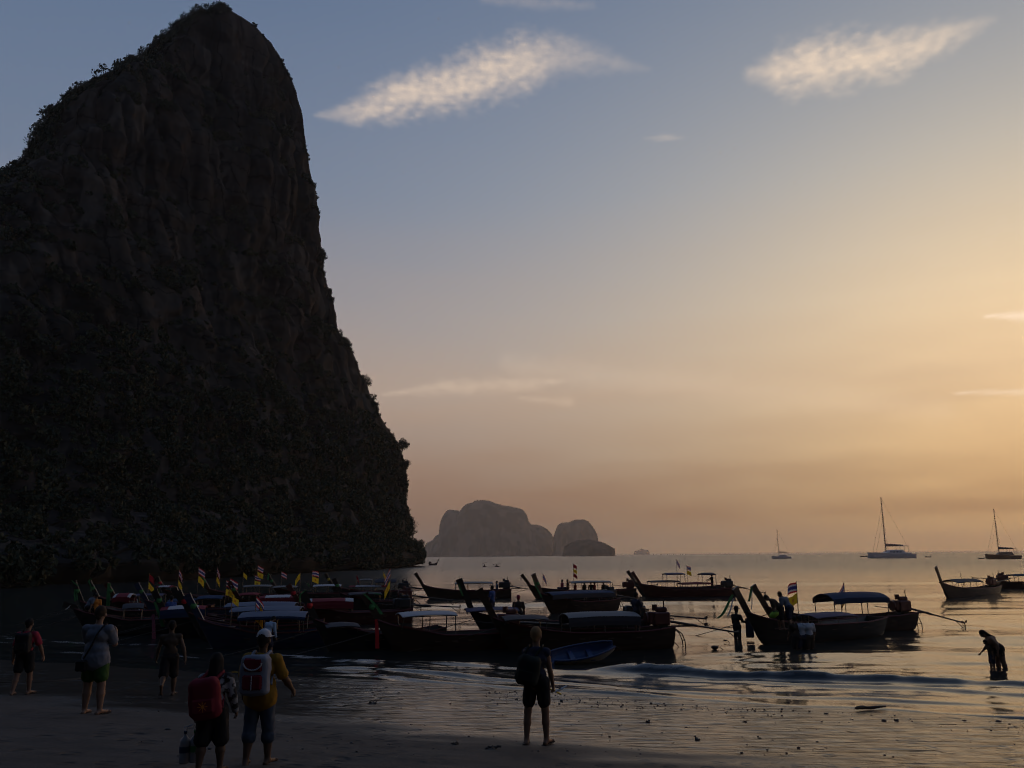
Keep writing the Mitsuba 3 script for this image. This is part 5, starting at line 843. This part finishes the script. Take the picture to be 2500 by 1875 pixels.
obj('hull', trimesh.Trimesh(o_.reshape(-1, 3), grid_faces(22, 15), process=False), 'kayak_pale', key, 40, Ro); obj('lining', trimesh.Trimesh(i_.reshape(-1, 3), grid_faces(22, 15)[:, ::-1], process=False), 'kayak_blue', key, 40, Ro)
rim = [np.vstack([(o_[:, 0] + i_[:, 0]) / 2, (o_[-1] + i_[-1])[1:-1] / 2, ((o_[:, -1] + i_[:, -1]) / 2)[::-1], ((o_[0] + i_[0])[1:-1] / 2)[::-1]])]
obj('rim', tube(np.vstack([rim[0], rim[0][:1]]), 0.035, 6), 'kayak_blue', key, 40, Ro)
for q in (-0.42, 0.25): obj('seat', box(0.18, 0.84, 0.03, (q, 0, 0.21), 0.01), 'kayak_blue', key, 30, Ro)
obj('rope', tube([(L / 2 - 0.05, 0, 0.45), (L / 2 + 0.15, 0.05, 0.36), (L / 2 + 0.3, 0.1, 0.2), (L / 2 + 0.35, 0.15, 0.02)], 0.012, 5), 'rope_mat', key, 40, Ro)

# buoys
for px, py, r, lb in ((1745, 1583, 0.10, 'dark round mooring buoy floating left of the breaking wave crest'), (1724, 1525, 0.07, 'small buoy floating under the raised propeller shaft'), (1795 - 25, 1566, 0.05, 'tiny float beside the legs of the person in the sun hat')):
    c = at_z(px, py); k_ = numbered('buoy'); labels[k_] = {'label': lb, 'category': 'buoy'}
    obj('float', trimesh.creation.icosphere(2, r).apply_transform(np.diag([1.5, 1, 0.8, 1])).apply_translation(c + [0, 0, 0.04]), 'wood_wet', k_, True); obj('ring', [trimesh.creation.torus(r * 0.25, r * 0.07, 10, 6).apply_transform(rot((1, 0, 0), 90)).apply_translation(c + [r * 1.4, 0, 0.1])], 'iron', k_, 40); obj('line', tube([c + [r * 1.4, 0, 0.06], c + [r * 2.2, -0.1, 0.02], c + [r * 3.4, -0.1, -0.05]], 0.012, 4), 'rope_mat', k_, 40)
# log, rope, debris, pebbles
a = on_ground(2088, 1735); b = on_ground(2160, 1730); k_ = 'driftwood_log'; t = np.linspace(0, 1, 14)
pts = a + (b - a) * t[:, None] + np.stack([0 * t, 0.05 * np.sin(t * 5), 0.05 + 0.01 * np.sin(t * 9)], 1); lg = tube(pts, 0.042 * np.interp(t, [0, 0.1, 0.6, 1], [0.4, 1, 0.9, 0.5]), 9); lg.vertices += 0.02 * (meshkit.noise(np.array(lg.vertices) * 12, 4)[:, None] - 0.5)
obj(k_, lg, 'wood_wet', smooth=40); tag(k_, 'dark driftwood log lying on the wet sand at right', 'log')
rp = [on_ground(x, y) + [0, 0, 0.012] for x, y in ((-40, 1668), (0, 1667), (60, 1666), (110, 1665), (150, 1662), (185, 1659), (215, 1655), (240, 1640), (255, 1600))]
obj('mooring_rope', tube(rp, 0.022, 6), 'rope_mat', smooth=40); tag('mooring_rope', 'thin mooring rope lying across the dark sand at left', 'rope')
def debris(label, px, py, wpx, seed, m='wood_wet'):
    c = on_ground(px, py); s = c[1] / FPX; rg = np.random.default_rng(seed); k_ = numbered('seaweed_clump'); ms = [trimesh.creation.icosphere(2, 1.0).apply_transform(np.diag([wpx * s * 0.26, wpx * s * 0.45, 0.035, 1])).apply_translation(c)]
    for _ in range(16):
        p = c + [rg.uniform(-1, 1) * wpx * s * 0.2, rg.uniform(-1, 1) * wpx * s * 0.32, 0.012]; d = rg.normal(size=3) * [1, 0.8, 0.25]; q = p + unit(d) * wpx * s * rg.uniform(0.1, 0.35); q[2] = max(q[2], p[2] - 0.01); ms.append(tube([p, (p + q) / 2 + [0, 0, 0.03 * rg.random()], q], wpx * s * 0.03 * rg.uniform(0.6, 1.6) + 0.004, 5))
    obj(k_, ms, m, smooth=40); tag(k_, label, 'seaweed')
debris('biggest dark seaweed tangle just in front of the blond person', 1200, 1830, 46, 1)
debris('small dark seaweed tangle on the wet sand right of the blond person', 1583, 1763, 14, 2)
debris('dark seaweed scrap at lower left of the seaweed tangles', 1110, 1818, 22, 3)
debris('flat seaweed scrap in the shallows at centre left', 1112, 1635, 18, 4)
debris('seaweed tangle near the edge between wet and dry sand at right', 1702, 1806, 18, 5)
debris('dark seaweed scrap on the sand behind the yellow shirted person', 910, 1718, 26, 6)
debris('seaweed scrap among pebbles below the driftwood log', 2190, 1760, 14, 7)
rg = np.random.default_rng(17); ico = trimesh.creation.icosphere(1, 1.0); ms = []
for i_ in range(900):
    if i_ < 620: px = rg.uniform(1180, 2500); py = np.interp(px, [1180, 1500, 1900, 2500], [1700, 1712, 1728, 1752]) + rg.normal() * 12
    else: px = rg.uniform(300, 2500); py = rg.uniform(1710, 1850)
    c = on_ground(px, py)
    if c[2] < 0.02: continue
    r = 0.010 * rg.lognormal(0, 0.45); m_ = ico.copy(); m_.vertices = m_.vertices * (r * np.array([1.5, 1.1, 0.8]) * rg.uniform(0.7, 1.3, 3)) + c + [0, 0, 0.3 * r]; ms.append(m_)
obj('pebbles', ms, 'stone', smooth=False); tag('pebbles', 'small dark pebbles and shells strewn over the wet sand', None, None, 'stuff')
